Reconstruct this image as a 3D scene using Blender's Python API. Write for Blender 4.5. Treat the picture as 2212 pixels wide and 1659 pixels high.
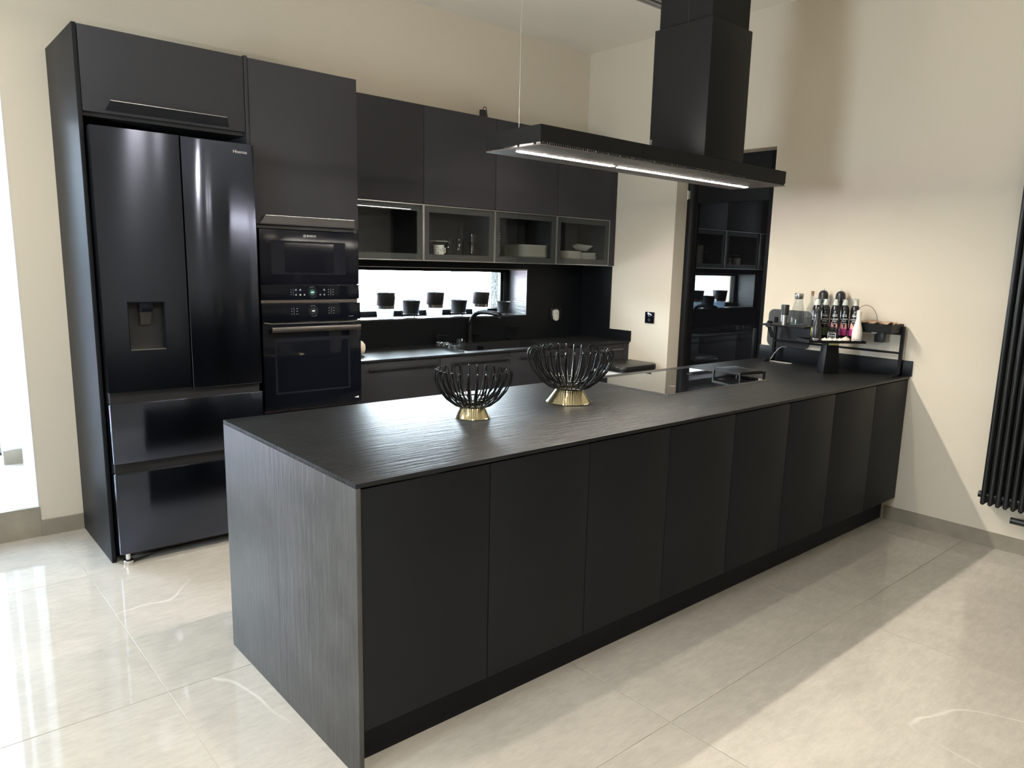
import bpy, bmesh, math, random
from mathutils import Vector, Matrix
random.seed(7)
for o in list(bpy.data.objects):
    bpy.data.objects.remove(o)
SC = bpy.context.scene
COL = SC.collection
PI = math.pi

# ------------------------------------------------------------------ camera
cd = bpy.data.cameras.new('camera')
cam = bpy.data.objects.new('camera', cd)
COL.objects.link(cam)
cam.location = (-0.76834, -4.56522, 1.52)
cam.rotation_euler = (1.394595, -0.0272793, -0.7267884)
cd.sensor_fit = 'HORIZONTAL'
cd.sensor_width = 36.0
cd.lens = 36.0 * 1595.727 / 2212.0
cd.shift_x = -46.06 / 2212.0
cd.shift_y = 22.88 / 2212.0
cd.clip_start = 0.05
cd.clip_end = 200
SC.camera = cam

# ------------------------------------------------------------------ world, lights, exposure
W = bpy.data.worlds.new('overcast_sky')
SC.world = W
W.use_nodes = True
bg = W.node_tree.nodes['Background']
bg.inputs[0].default_value = (0.80, 0.91, 1.0, 1)
bg.inputs[1].default_value = 55.0
SC.view_settings.view_transform = 'Standard'
SC.view_settings.look = 'None'
SC.view_settings.gamma = 1
SC.view_settings.use_curve_mapping = False
SC.view_settings.exposure = 0.42

WARM = (1.0, 0.90, 0.76)
NEUT = (1.0, 0.93, 0.83)


def area(name, loc, size, sizey, power, color, rot=(0, 0, 0), shape='RECTANGLE'):
    d = bpy.data.lights.new(name, 'AREA')
    d.shape = shape
    d.size = size
    d.size_y = sizey
    d.energy = power
    d.color = color
    o = bpy.data.objects.new(name, d)
    o.location = loc
    o.rotation_euler = rot
    COL.objects.link(o)
    return o


def spot(name, loc, power, color, ang=120, blend=0.6, r=0.03, aim=(0, 0, -1)):
    d = bpy.data.lights.new(name, 'SPOT')
    d.energy = power
    d.color = color
    d.spot_size = math.radians(ang)
    d.spot_blend = blend
    d.shadow_soft_size = r
    o = bpy.data.objects.new(name, d)
    o.location = loc
    o.rotation_euler = Vector(aim).to_track_quat('-Z', 'Y').to_euler()
    COL.objects.link(o)
    return o


def bulb(name, loc, power, color, r=0.03):
    d = bpy.data.lights.new(name, 'POINT')
    d.energy = power
    d.color = color
    d.shadow_soft_size = r
    o = bpy.data.objects.new(name, d)
    o.location = loc
    COL.objects.link(o)
    return o


# row of lamps hanging below the ceiling over the left half of the kitchen, then a lamp pair behind and added fill lights
for sx, pw in ((-0.6, 28), (0.66, 30)):
    spot('hanging_lamp', (sx, -2.51, 2.6), pw, WARM, 164, 0.4, 0.03)
for sx in (1.22, 1.36):
    bulb('unseen_room_lamp', (sx, -4.5, 2.75), 4, WARM, 0.025)
spot('unseen_room_lamp', (-0.3, -4.3, 2.9), 155, NEUT, 105, 0.8, 0.12)  # fill light added to brighten the floor and island on the left
spot('unseen_room_lamp', (-2.6, -4.2, 2.9), 100, NEUT, 138, 0.9, 0.12)  # another added fill, lifts the left side of the room
spot('aisle_fill', (2.6, -1.2, 3.18), 70, WARM, 92, 0.6, 0.05)  # unseen fill, added to brighten the right wall by the door
spot('left_wall_fill', (-0.75, -0.9, 3.1), 44, WARM, 150, 0.9, 0.08)  # unseen fill, added to brighten the wall on the left


def portal(name, loc, sx, sy, rot):
    o = area(name, loc, sx, sy, 1, (1, 1, 1), rot)
    o.data.cycles.is_portal = True


portal('patio_portal', (-0.95, 1.44, 1.3), 1.5, 2.2, (PI / 2, 0, PI))
portal('side_window_portal', (-4.36, -2.9, 1.6), 1.0, 1.0, (PI / 2, 0, -PI / 2))
portal('kitchen_window_portal', (2.3, 0.40, 1.29), 1.7, 0.36, (PI / 2, 0, PI))


# ------------------------------------------------------------------ materials
def nodes(m):
    return m.node_tree.nodes, m.node_tree.links


def mat(name, color, rough=0.5, metal=0.0, spec=0.5, bump=None, var=None, emit=None, coat=0.0, aniso=None, ior=1.5):
    m = bpy.data.materials.new(name)
    m.use_nodes = True
    N, L = nodes(m)
    b = N['Principled BSDF']
    b.inputs['Base Color'].default_value = (*color, 1)
    b.inputs['Roughness'].default_value = rough
    b.inputs['Metallic'].default_value = metal
    b.inputs['Specular IOR Level'].default_value = spec
    b.inputs['IOR'].default_value = ior
    if coat:
        b.inputs['Coat Weight'].default_value = coat
        b.inputs['Coat Roughness'].default_value = 0.05
    if emit:
        b.inputs['Emission Color'].default_value = (*emit[0], 1)
        b.inputs['Emission Strength'].default_value = emit[1]
    if aniso:
        b.inputs['Anisotropic'].default_value = aniso
        b.inputs['Anisotropic Rotation'].default_value = 0.25
        t = N.new('ShaderNodeTangent')
        t.direction_type = 'RADIAL'
        t.axis = 'Z'
        L.new(t.outputs[0], b.inputs['Tangent'])
    tc = None
    if bump or var:
        tc = N.new('ShaderNodeNewGeometry')
    if bump:
        sc, strength, dist, stretch = bump
        mp = N.new('ShaderNodeMapping')
        mp.inputs['Scale'].default_value = stretch
        L.new(tc.outputs['Position'], mp.inputs[0])
        nz = N.new('ShaderNodeTexNoise')
        nz.inputs['Scale'].default_value = sc
        nz.inputs['Detail'].default_value = 6
        nz.inputs['Roughness'].default_value = 0.6
        L.new(mp.outputs[0], nz.inputs['Vector'])
        bp = N.new('ShaderNodeBump')
        bp.inputs['Strength'].default_value = strength
        bp.inputs['Distance'].default_value = dist
        L.new(nz.outputs['Fac'], bp.inputs['Height'])
        L.new(bp.outputs[0], b.inputs['Normal'])
    if var:
        sc, amt = var
        nz2 = N.new('ShaderNodeTexNoise')
        nz2.inputs['Scale'].default_value = sc
        nz2.inputs['Detail'].default_value = 5
        L.new(tc.outputs['Position'], nz2.inputs['Vector'])
        cr = N.new('ShaderNodeValToRGB')
        cr.color_ramp.elements[0].position = 0.3
        cr.color_ramp.elements[1].position = 0.7
        cr.color_ramp.elements[0].color = (*[c * (1 - amt) for c in color], 1)
        cr.color_ramp.elements[1].color = (*[min(1, c * (1 + amt)) for c in color], 1)
        L.new(nz2.outputs['Fac'], cr.inputs[0])
        L.new(cr.outputs[0], b.inputs['Base Color'])
    return m


def thin_glass(name, tint, ior=1.5, rough=0.0):
    m = bpy.data.materials.new(name)
    m.use_nodes = True
    N, L = nodes(m)
    N.remove(N['Principled BSDF'])
    tr = N.new('ShaderNodeBsdfTransparent')
    tr.inputs[0].default_value = (*tint, 1)
    gl = N.new('ShaderNodeBsdfGlossy')
    gl.inputs['Roughness'].default_value = rough
    fr = N.new('ShaderNodeFresnel')
    fr.inputs[0].default_value = ior
    geo = N.new('ShaderNodeNewGeometry')          # leaving through the rear face: no internal reflection
    inv = N.new('ShaderNodeMath')
    inv.operation = 'SUBTRACT'
    inv.inputs[0].default_value = 1.0
    L.new(geo.outputs['Backfacing'], inv.inputs[1])
    mul = N.new('ShaderNodeMath')
    mul.operation = 'MULTIPLY'
    L.new(fr.outputs[0], mul.inputs[0])
    L.new(inv.outputs[0], mul.inputs[1])
    mx = N.new('ShaderNodeMixShader')
    L.new(mul.outputs[0], mx.inputs[0])
    L.new(tr.outputs[0], mx.inputs[1])
    L.new(gl.outputs[0], mx.inputs[2])
    L.new(mx.outputs[0], N['Material Output'].inputs[0])
    return m


def tile_mat():
    m = mat('polished_stone_tile', (0.50, 0.455, 0.385), 0.045, bump=(5.0, 0.012, 0.010, (1, 1, 1)))
    N, L = nodes(m)
    b = N['Principled BSDF']
    g = N.new('ShaderNodeNewGeometry')
    oi = N.new('ShaderNodeObjectInfo')
    off = N.new('ShaderNodeVectorMath')
    off.operation = 'MULTIPLY_ADD'
    comb = N.new('ShaderNodeCombineXYZ')
    for i in range(3):
        L.new(oi.outputs['Random'], comb.inputs[i])
    off.inputs[1].default_value = (37, 23, 11)
    L.new(comb.outputs[0], off.inputs[0])
    L.new(g.outputs['Position'], off.inputs[2])
    n1 = N.new('ShaderNodeTexNoise')
    n1.inputs['Scale'].default_value = 3.0
    n1.inputs['Detail'].default_value = 8
    n1.inputs['Roughness'].default_value = 0.65
    n1.inputs['Distortion'].default_value = 0.8
    L.new(off.outputs[0], n1.inputs['Vector'])
    cr = N.new('ShaderNodeValToRGB')
    e = cr.color_ramp.elements
    e[0].position = 0.32
    e[0].color = (0.50, 0.465, 0.41, 1)
    e[1].position = 0.68
    e[1].color = (0.58, 0.545, 0.48, 1)
    L.new(n1.outputs['Fac'], cr.inputs[0])
    # pale veins: thin iso-lines of a stretched noise
    mp = N.new('ShaderNodeMapping')
    mp.inputs['Rotation'].default_value = (0, 0, 0.5)
    mp.inputs['Scale'].default_value = (1.0, 0.45, 1)
    L.new(off.outputs[0], mp.inputs[0])
    n2 = N.new('ShaderNodeTexNoise')
    n2.inputs['Scale'].default_value = 0.9
    n2.inputs['Detail'].default_value = 4
    n2.inputs['Roughness'].default_value = 0.36
    L.new(mp.outputs[0], n2.inputs['Vector'])
    sub = N.new('ShaderNodeMath')
    sub.operation = 'SUBTRACT'
    sub.inputs[1].default_value = 0.56
    L.new(n2.outputs['Fac'], sub.inputs[0])
    ab = N.new('ShaderNodeMath')
    ab.operation = 'ABSOLUTE'
    L.new(sub.outputs[0], ab.inputs[0])
    lt = N.new('ShaderNodeMapRange')
    lt.inputs['From Min'].default_value = 0.0
    lt.inputs['From Max'].default_value = 0.0028
    lt.inputs['To Min'].default_value = 0.55
    lt.inputs['To Max'].default_value = 0.0
    L.new(ab.outputs[0], lt.inputs[0])
    # veins fade in and out
    n3 = N.new('ShaderNodeTexNoise')
    n3.inputs['Scale'].default_value = 1.7
    L.new(off.outputs[0], n3.inputs['Vector'])
    mr = N.new('ShaderNodeMapRange')
    mr.inputs['From Min'].default_value = 0.48
    mr.inputs['From Max'].default_value = 0.6
    L.new(n3.outputs['Fac'], mr.inputs[0])
    mu = N.new('ShaderNodeMath')
    mu.operation = 'MULTIPLY'
    L.new(lt.outputs[0], mu.inputs[0])
    L.new(mr.outputs[0], mu.inputs[1])
    # fine grain of the stone
    mp2 = N.new('ShaderNodeMapping')
    mp2.inputs['Rotation'].default_value = (0, 0, -0.35)
    mp2.inputs['Scale'].default_value = (14, 45, 1)
    L.new(off.outputs[0], mp2.inputs[0])
    n4 = N.new('ShaderNodeTexNoise')
    n4.inputs['Scale'].default_value = 1.0
    n4.inputs['Detail'].default_value = 6
    n4.inputs['Roughness'].default_value = 0.75
    L.new(mp2.outputs[0], n4.inputs['Vector'])
    gr = N.new('ShaderNodeMapRange')
    gr.inputs['From Min'].default_value = 0.3
    gr.inputs['From Max'].default_value = 0.7
    gr.inputs['To Min'].default_value = 0.88
    gr.inputs['To Max'].default_value = 1.07
    L.new(n4.outputs['Fac'], gr.inputs[0])
    gm = N.new('ShaderNodeVectorMath')
    gm.operation = 'SCALE'
    L.new(cr.outputs[0], gm.inputs[0])
    L.new(gr.outputs[0], gm.inputs['Scale'])
    mix = N.new('ShaderNodeMix')
    mix.data_type = 'RGBA'
    L.new(mu.outputs[0], mix.inputs['Factor'])
    L.new(gm.outputs[0], mix.inputs['A'])
    mix.inputs['B'].default_value = (0.85, 0.82, 0.74, 1)
    L.new(mix.outputs['Result'], b.inputs['Base Color'])
    return m


def dots_mat(name):
    m = mat(name, (0.8, 0.79, 0.75), 0.25)
    N, L = nodes(m)
    g = N.new('ShaderNodeNewGeometry')
    v = N.new('ShaderNodeTexVoronoi')
    v.inputs['Scale'].default_value = 70
    L.new(g.outputs['Position'], v.inputs['Vector'])
    cr = N.new('ShaderNodeValToRGB')
    cr.color_ramp.interpolation = 'CONSTANT'
    cr.color_ramp.elements[0].color = (0.01, 0.01, 0.01, 1)
    cr.color_ramp.elements[1].position = 0.27
    cr.color_ramp.elements[1].color = (0.8, 0.79, 0.75, 1)
    L.new(v.outputs['Distance'], cr.inputs[0])
    L.new(cr.outputs[0], N['Principled BSDF'].inputs['Base Color'])
    return m


M = {}
M['wall'] = mat('beige_wall_paint', (0.70, 0.63, 0.52), 0.85, bump=(220, 0.06, 0.002, (1, 1, 1)))
M['ceiling'] = mat('ceiling_paint', (0.93, 0.90, 0.83), 0.9)
M['white_wall'] = mat('white_wall_paint', (0.75, 0.75, 0.75), 0.8)
M['tile'] = tile_mat()
M['grout'] = mat('pale_grout', (0.62, 0.58, 0.50), 0.6)
M['skirting'] = mat('stone_skirting', (0.30, 0.265, 0.21), 0.25, var=(9, 0.12))
M['cab'] = mat('anthracite_lacquer', (0.0130, 0.0138, 0.0165), 0.5, spec=0.15, bump=(500, 0.02, 0.001, (1, 1, 1)))
M['cab_tall'] = mat('anthracite_lacquer_lit_tall', (0.042, 0.042, 0.048), 0.5, spec=0.3, bump=(500, 0.02, 0.001, (1, 1, 1)))  # same lacquer lightened; the stronger light on tall fronts sits in the colour
M['cab_wall'] = mat('anthracite_lacquer_lit_wall', (0.033, 0.033, 0.038), 0.5, spec=0.3, bump=(500, 0.02, 0.001, (1, 1, 1)))  # same lacquer, lightened less; light on the wall units put into the colour
M['cab_base'] = mat('anthracite_lacquer_dim_base', (0.024, 0.024, 0.028), 0.5, spec=0.25, bump=(500, 0.02, 0.001, (1, 1, 1)))  # wall unit lacquer darkened for the base fronts; shade put into the colour
M['cab_in'] = mat('dark_carcass', (0.028, 0.029, 0.031), 0.6)
M['void'] = mat('shadow_gap_black', (0.006, 0.006, 0.007), 0.6)
M['slate'] = mat('slate_worktop', (0.016, 0.0165, 0.017), 0.32, spec=0.14, bump=(16, 0.5, 0.012, (0.35, 4.0, 4.0)), var=(7, 0.25))
M['slate_end'] = mat('slate_end_panel_lit', (0.070, 0.068, 0.067), 0.45, spec=0.35, bump=(16, 0.34, 0.016, (2.4, 2.4, 0.28)), var=(7, 0.2))  # worktop slate lightened; light on the end panel put into the colour
M['splash'] = mat('slate_splashback', (0.007, 0.008, 0.0095), 0.38, spec=0.15, bump=(16, 0.06, 0.01, (0.35, 4, 4)))
M['reveal'] = mat('slate_reveal_lit', (0.035, 0.037, 0.04), 0.30, spec=0.5, bump=(16, 0.35, 0.01, (4, 0.5, 4)))  # splashback slate lightened; window light on sill and reveals put into the colour
M['edge'] = mat('aluminium_edge', (0.55, 0.55, 0.55), 0.3, 1.0)
M['dark_metal'] = mat('black_powder_coat', (0.006, 0.006, 0.007), 0.42, spec=0.18)
M['hood'] = mat('matt_black_hood', (0.011, 0.011, 0.011), 0.45, spec=0.12)
M['hood_under'] = mat('hood_underside', (0.11, 0.10, 0.094), 0.5, 0.2)
M['handle'] = mat('dark_anodised_handle', (0.16, 0.16, 0.17), 0.28, 0.9)
M['bar'] = mat('brushed_graphite_bar', (0.22, 0.20, 0.19), 0.32, 1.0)
M['fridge'] = mat('black_steel', (0.070, 0.079, 0.108), 0.14, 1.0, aniso=0.97)
M['fridge_body'] = mat('fridge_body_black', (0.012, 0.012, 0.016), 0.35)
M['chrome'] = mat('chrome', (0.8, 0.8, 0.8), 0.12, 1.0)
M['steel'] = mat('brushed_steel', (0.55, 0.54, 0.52), 0.25, 1.0)
M['ovenglass'] = mat('black_oven_glass', (0.005, 0.006, 0.010), 0.04, spec=0.22)
M['ovensoft'] = mat('black_microwave_glass', (0.006, 0.0065, 0.011), 0.16, spec=0.2)
M['ovenprint'] = mat('oven_window_print', (0.014, 0.015, 0.021), 0.06, spec=0.22)
M['hobglass'] = mat('hob_glass', (0.005, 0.005, 0.006), 0.02, ior=1.9)
M['doorglass'] = mat('black_door_glass', (0.004, 0.004, 0.005), 0.015, ior=1.75)
M['print'] = mat('grey_print', (0.35, 0.36, 0.38), 0.4)
M['letter'] = mat('silver_lettering', (0.75, 0.75, 0.76), 0.3, 0.4)
M['display'] = mat('lit_display', (0, 0, 0), 0.4, emit=((0.85, 1, 0.95), 3.0))
M['display_green'] = mat('display_glow', (0.01, 0.03, 0.025), 0.3, emit=((0.1, 0.5, 0.35), 0.12))
M['led'] = mat('led_diffuser', (1, 1, 1), 0.5, emit=((1.0, 0.92, 0.81), 280))
M['uplight'] = mat('uplight_diffuser', (1, 1, 1), 0.5, emit=((1.0, 0.92, 0.81), 190))
M['smoke'] = thin_glass('smoked_glass', (0.90, 0.92, 0.92), 1.42)
M['pane'] = thin_glass('window_glass', (0.95, 0.97, 0.97), 1.45)
M['tinted'] = thin_glass('daylight_dimming_glass', (0.42, 0.45, 0.48), 1.45)  # tint added to dim the daylight through the patio door
M['crystal'] = thin_glass('crystal_glass', (0.90, 0.93, 0.94), 2.1)
M['glass'] = thin_glass('clear_glass', (0.93, 0.95, 0.95), 1.5)
M['frost'] = thin_glass('milky_glass', (0.86, 0.92, 0.97), 1.5, 0.2)
_n, _l = nodes(M['frost'])
_t = _n.new('ShaderNodeBsdfTranslucent')
_t.inputs[0].default_value = (0.60, 0.68, 0.76, 1)
_m = _n.new('ShaderNodeMixShader')
_m.inputs[0].default_value = 0.3
_src = _n['Material Output'].inputs[0].links[0].from_socket
_l.new(_src, _m.inputs[1])
_l.new(_t.outputs[0], _m.inputs[2])
_l.new(_m.outputs[0], _n['Material Output'].inputs[0])
M['band'] = mat('painted_glass_band', (0.05, 0.05, 0.05), 0.35)
M['brass'] = mat('brushed_brass', (0.70, 0.61, 0.38), 0.17, 1.0, bump=(90, 0.08, 0.002, (3, 3, 0.2)))
M['wire'] = mat('black_wire', (0.008, 0.008, 0.008), 0.33, spec=0.22)
M['potblack'] = mat('black_pot', (0.016, 0.017, 0.018), 0.38)
M['white'] = mat('white_plastic', (0.75, 0.70, 0.64), 0.35)
M['porcelain'] = mat('white_porcelain', (0.78, 0.76, 0.70), 0.2)
M['dots'] = dots_mat('dotted_porcelain')
M['knob_white'] = mat('cream_ceramic', (0.75, 0.68, 0.56), 0.5, bump=(60, 0.6, 0.01, (1, 1, 1)))
M['can'] = mat('glossy_black_can', (0.010, 0.010, 0.012), 0.16)
M['yellow'] = mat('yellow_label', (0.80, 0.70, 0.02), 0.4)
M['olive'] = mat('olive_label', (0.05, 0.075, 0.02), 0.4)
M['magenta'] = mat('magenta_label', (0.33, 0.02, 0.16), 0.4)
M['pink'] = mat('pink_petal', (0.75, 0.32, 0.30), 0.5)
M['lwhite'] = mat('label_white', (0.85, 0.85, 0.85), 0.5)
M['garlic'] = mat('garlic_skin', (0.82, 0.76, 0.66), 0.55, var=(60, 0.08))
M['garlic_pink'] = mat('pink_garlic_skin', (0.80, 0.56, 0.50), 0.55, var=(60, 0.2))
M['mill_white'] = mat('white_lacquer', (0.80, 0.74, 0.68), 0.25)
M['mill_black'] = mat('black_lacquer', (0.012, 0.012, 0.013), 0.30)
M['cork'] = mat('cork', (0.30, 0.18, 0.09), 0.8, var=(200, 0.3))
M['paper'] = mat('brown_paper', (0.42, 0.28, 0.17), 0.75, var=(20, 0.15))
M['board'] = mat('dark_grey_board', (0.045, 0.047, 0.048), 0.5)
M['bin'] = mat('black_bin_plastic', (0.018, 0.018, 0.018), 0.35)
M['bag'] = mat('white_bin_bag', (0.8, 0.8, 0.8), 0.4)
M['cable_white'] = mat('pale_cable', (0.6, 0.58, 0.56), 0.4)
M['black_plastic'] = mat('black_plastic', (0.014, 0.014, 0.015), 0.4)
M['vent_grey'] = mat('vent_grey', (0.35, 0.34, 0.33), 0.5)
M['tag'] = mat('pale_yellow_tag', (0.62, 0.58, 0.20), 0.5)
M['radiator'] = mat('black_radiator_paint', (0.010, 0.011, 0.013), 0.35)
M['frame_black'] = mat('black_window_frame', (0.008, 0.008, 0.009), 0.5, spec=0.2)
M['frame_white'] = mat('white_door_frame', (0.75, 0.76, 0.78), 0.4)
M['terrace'] = mat('terrace_stone', (0.42, 0.42, 0.42), 0.8, var=(6, 0.1))
M['facade'] = mat('rough_render', (0.035, 0.036, 0.036), 0.95, spec=0.1, bump=(40, 0.8, 0.03, (1, 1, 1)), var=(60, 0.7))
M['pinkmat'] = mat('pink_cloth', (0.80, 0.16, 0.42), 0.8)


# ------------------------------------------------------------------ mesh helpers
def root_of(o):
    while o.parent:
        o = o.parent
    return o


class B:
    def __init__(s, local=False):
        s.v = []
        s.f = []
        s.local = local

    def add(s, vs, fs):
        n = len(s.v)
        s.v += [tuple(v) for v in vs]
        s.f += [tuple(n + i for i in f) for f in fs]
        return s

    def box(s, x0, x1, y0, y1, z0, z1):
        return s.add([(x0, y0, z0), (x1, y0, z0), (x1, y1, z0), (x0, y1, z0), (x0, y0, z1), (x1, y0, z1), (x1, y1, z1), (x0, y1, z1)],
                     [(0, 3, 2, 1), (4, 5, 6, 7), (0, 1, 5, 4), (1, 2, 6, 5), (2, 3, 7, 6), (3, 0, 4, 7)])

    def lathe(s, prof, c=(0, 0, 0), n=24, capb=True, capt=True, sx=1, sy=1):
        k = len(prof)
        vs = []
        for r, z in prof:
            for i in range(n):
                a = 2 * PI * i / n
                vs.append((c[0] + r * math.cos(a) * sx, c[1] + r * math.sin(a) * sy, c[2] + z))
        fs = []
        for j in range(k - 1):
            for i in range(n):
                i2 = (i + 1) % n
                fs.append((j * n + i, j * n + i2, (j + 1) * n + i2, (j + 1) * n + i))
        if capb:
            fs.append(tuple(range(n - 1, -1, -1)))
        if capt:
            fs.append(tuple((k - 1) * n + i for i in range(n)))
        return s.add(vs, fs)

    def tube(s, pts, r, n=8, closed=False, caps=True, up=None):
        P = [Vector(p) for p in pts]
        k = len(P)
        rs = r if isinstance(r, (list, tuple)) else [r] * k
        vs = []
        ref = None
        for i in range(k):
            if closed:
                t = P[(i + 1) % k] - P[i - 1]
            else:
                t = P[min(i + 1, k - 1)] - P[max(i - 1, 0)]
            t.normalize()
            if ref is None:
                ref = Vector(up) if up else (Vector((0, 0, 1)) if abs(t.z) < 0.9 else Vector((1, 0, 0)))
            u = ref - t * ref.dot(t)
            if u.length < 1e-6:
                u = Vector((0, 1, 0)) - t * t.y
            u.normalize()
            ref = u
            w = t.cross(u)
            for j in range(n):
                a = 2 * PI * j / n
                vs.append(P[i] + (u * math.cos(a) + w * math.sin(a)) * rs[i])
        fs = []
        for i in range(k if closed else k - 1):
            i2 = (i + 1) % k
            for j in range(n):
                j2 = (j + 1) % n
                fs.append((i * n + j, i2 * n + j, i2 * n + j2, i * n + j2))
        if caps and not closed:
            fs.append(tuple(range(n)))
            fs.append(tuple((k - 1) * n + j for j in range(n - 1, -1, -1)))
        return s.add(vs, fs)

    def prism(s, poly, axis, a, b):
        """poly of 2D points in the two other axes, extruded along axis from a to b"""
        def p3(p, t):
            if axis == 'x':
                return (t, p[0], p[1])
            if axis == 'y':
                return (p[0], t, p[1])
            return (p[0], p[1], t)
        n = len(poly)
        vs = [p3(p, a) for p in poly] + [p3(p, b) for p in poly]
        fs = [tuple(range(n - 1, -1, -1)), tuple(range(n, 2 * n))]
        for i in range(n):
            j = (i + 1) % n
            fs.append((i, j, n + j, n + i))
        return s.add(vs, fs)

    def sphere(s, c, r, n=14, m=9, sz=1.0, fn=None):
        vs = []
        fs = []
        for j in range(m + 1):
            th = PI * j / m
            for i in range(n):
                a = 2 * PI * i / n
                k = fn(a, th) if fn else 1
                vs.append((c[0] + r * k * math.sin(th) * math.cos(a), c[1] + r * k * math.sin(th) * math.sin(a), c[2] - r * sz * math.cos(th)))
        for j in range(m):
            for i in range(n):
                i2 = (i + 1) % n
                fs.append((j * n + i, j * n + i2, (j + 1) * n + i2, (j + 1) * n + i))
        return s.add(vs, fs)

    def build(s, name, m, parent=None, smooth=False, bevel=0.0, label=None, cat=None, group=None, kind=None, seg=2):
        me = bpy.data.meshes.new(name)
        off = Vector((0, 0, 0))
        if parent is not None:
            if not s.local:
                off = root_of(parent).location.copy()
        else:
            xs = [v[0] for v in s.v]
            ys = [v[1] for v in s.v]
            zs = [v[2] for v in s.v]
            off = Vector(((min(xs) + max(xs)) / 2, (min(ys) + max(ys)) / 2, min(zs)))
        me.from_pydata([(v[0] - off.x, v[1] - off.y, v[2] - off.z) for v in s.v], [], s.f)
        bm = bmesh.new()
        bm.from_mesh(me)
        bmesh.ops.remove_doubles(bm, verts=bm.verts, dist=1e-6)
        bmesh.ops.recalc_face_normals(bm, faces=bm.faces)
        if bevel:
            es = [e for e in bm.edges if len(e.link_faces) == 2 and e.calc_face_angle(0) > 0.6]
            bmesh.ops.bevel(bm, geom=es, offset=bevel, segments=seg, profile=0.5, affect='EDGES')
        bm.to_mesh(me)
        bm.free()
        me.materials.append(m)
        if smooth or bevel:
            for p in me.polygons:
                p.use_smooth = True
            me.set_sharp_from_angle(angle=math.radians(35))
        o = bpy.data.objects.new(name, me)
        COL.objects.link(o)
        if parent is not None:
            o.parent = parent
        else:
            o.location = off
        tag(o, label, cat, group, kind)
        return o


def tag(o, label=None, cat=None, group=None, kind=None):
    if label:
        o['label'] = label
    if cat:
        o['category'] = cat
    if group:
        o['group'] = group
    if kind:
        o['kind'] = kind
    return o


def thing(name, label, cat, loc, rz=0.0, group=None):
    o = bpy.data.objects.new(name, None)
    o.empty_display_size = 0.05
    COL.objects.link(o)
    o.location = loc
    o.rotation_euler = (0, 0, rz)
    return tag(o, label, cat, group)


def copy_tree(o, parent=None):
    c = o.copy()
    COL.objects.link(c)
    c.parent = parent
    for ch in list(o.children):
        copy_tree(ch, c)
    return c


def dup(root, loc, label, rz=None, group=None):
    c = copy_tree(root)
    c.location = loc
    if rz is not None:
        c.rotation_euler = (0, 0, rz)
    c['label'] = label
    if group:
        c['group'] = group
    return c


def box(name, m, x0, x1, y0, y1, z0, z1, parent=None, bevel=0.0, **k):
    return B().box(x0, x1, y0, y1, z0, z1).build(name, m, parent, bevel=bevel, **k)


def text_mesh(s, size, depth=0.0003):
    cu = bpy.data.curves.new('lettering', 'FONT')
    cu.body = s
    cu.size = size
    cu.align_x = 'CENTER'
    cu.align_y = 'CENTER'
    cu.extrude = depth
    cu.resolution_u = 2
    o = bpy.data.objects.new('lettering', cu)
    COL.objects.link(o)
    bpy.context.view_layer.update()
    me = bpy.data.meshes.new_from_object(o.evaluated_get(bpy.context.evaluated_depsgraph_get()))
    vs = [v.co.copy() for v in me.vertices]
    fs = [tuple(p.vertices) for p in me.polygons]
    bpy.data.objects.remove(o)
    bpy.data.meshes.remove(me)
    bpy.data.curves.remove(cu)
    return vs, fs


def front_text(name, s, size, m, parent, x, y, z):
    """flat lettering on a front that faces -y"""
    vs, fs = text_mesh(s, size)
    b = B()
    b.add([(x + v.x, y - v.z, z + v.y) for v in vs], fs)
    return b.build(name, m, parent)


def wrap_text(b, s, size, R, z, ang):
    """lettering bent round a cylinder of radius R about the local z axis"""
    vs, fs = text_mesh(s, size)
    b.add([((R + v.z) * math.cos(ang + v.x / R), (R + v.z) * math.sin(ang + v.x / R), z + v.y) for v in vs], fs)


def wrap_patch(b, R, z0, z1, a0, a1, n=10, t=0.0004):
    vs = []
    for i in range(n + 1):
        a = a0 + (a1 - a0) * i / n
        for z in (z0, z1):
            for r in (R - t, R + t):
                vs.append((r * math.cos(a), r * math.sin(a), z))
    fs = []
    for i in range(n):
        k = i * 4
        fs += [(k + 1, k + 5, k + 7, k + 3), (k, k + 2, k + 6, k + 4), (k, k + 4, k + 5, k + 1), (k + 2, k + 3, k + 7, k + 6)]
    fs += [(0, 1, 3, 2), (4 * n, 4 * n + 2, 4 * n + 3, 4 * n + 1)]
    b.add(vs, fs)


def ring_pts(c, r, n, z):
    return [(c[0] + r * math.cos(2 * PI * i / n), c[1] + r * math.sin(2 * PI * i / n), z) for i in range(n)]


def spline(pts, k=6):
    """Catmull-Rom points through pts"""
    P = [Vector(p) for p in pts]
    P = [P[0] * 2 - P[1]] + P + [P[-1] * 2 - P[-2]]
    out = []
    for i in range(1, len(P) - 2):
        a, b, c, d = P[i - 1], P[i], P[i + 1], P[i + 2]
        for j in range(k):
            t = j / k
            out.append(0.5 * ((2 * b) + (c - a) * t + (2 * a - 5 * b + 4 * c - d) * t * t + (3 * b - a - 3 * c + d) * t ** 3))
    out.append(P[-2])
    return out


def rrect(w, h, r, n=5):
    """rounded rectangle outline centred on the origin"""
    pts = []
    for cx, cy, a0 in ((w / 2 - r, h / 2 - r, 0), (-w / 2 + r, h / 2 - r, 90), (-w / 2 + r, -h / 2 + r, 180), (w / 2 - r, -h / 2 + r, 270)):
        for i in range(n + 1):
            a = math.radians(a0 + 90 * i / n)
            pts.append((cx + r * math.cos(a), cy + r * math.sin(a)))
    return pts


# ------------------------------------------------------------------ the room
XR, HC = 3.865, 3.23
XL, YB = -4.2, -8.0
S = dict(kind='structure')

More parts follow.
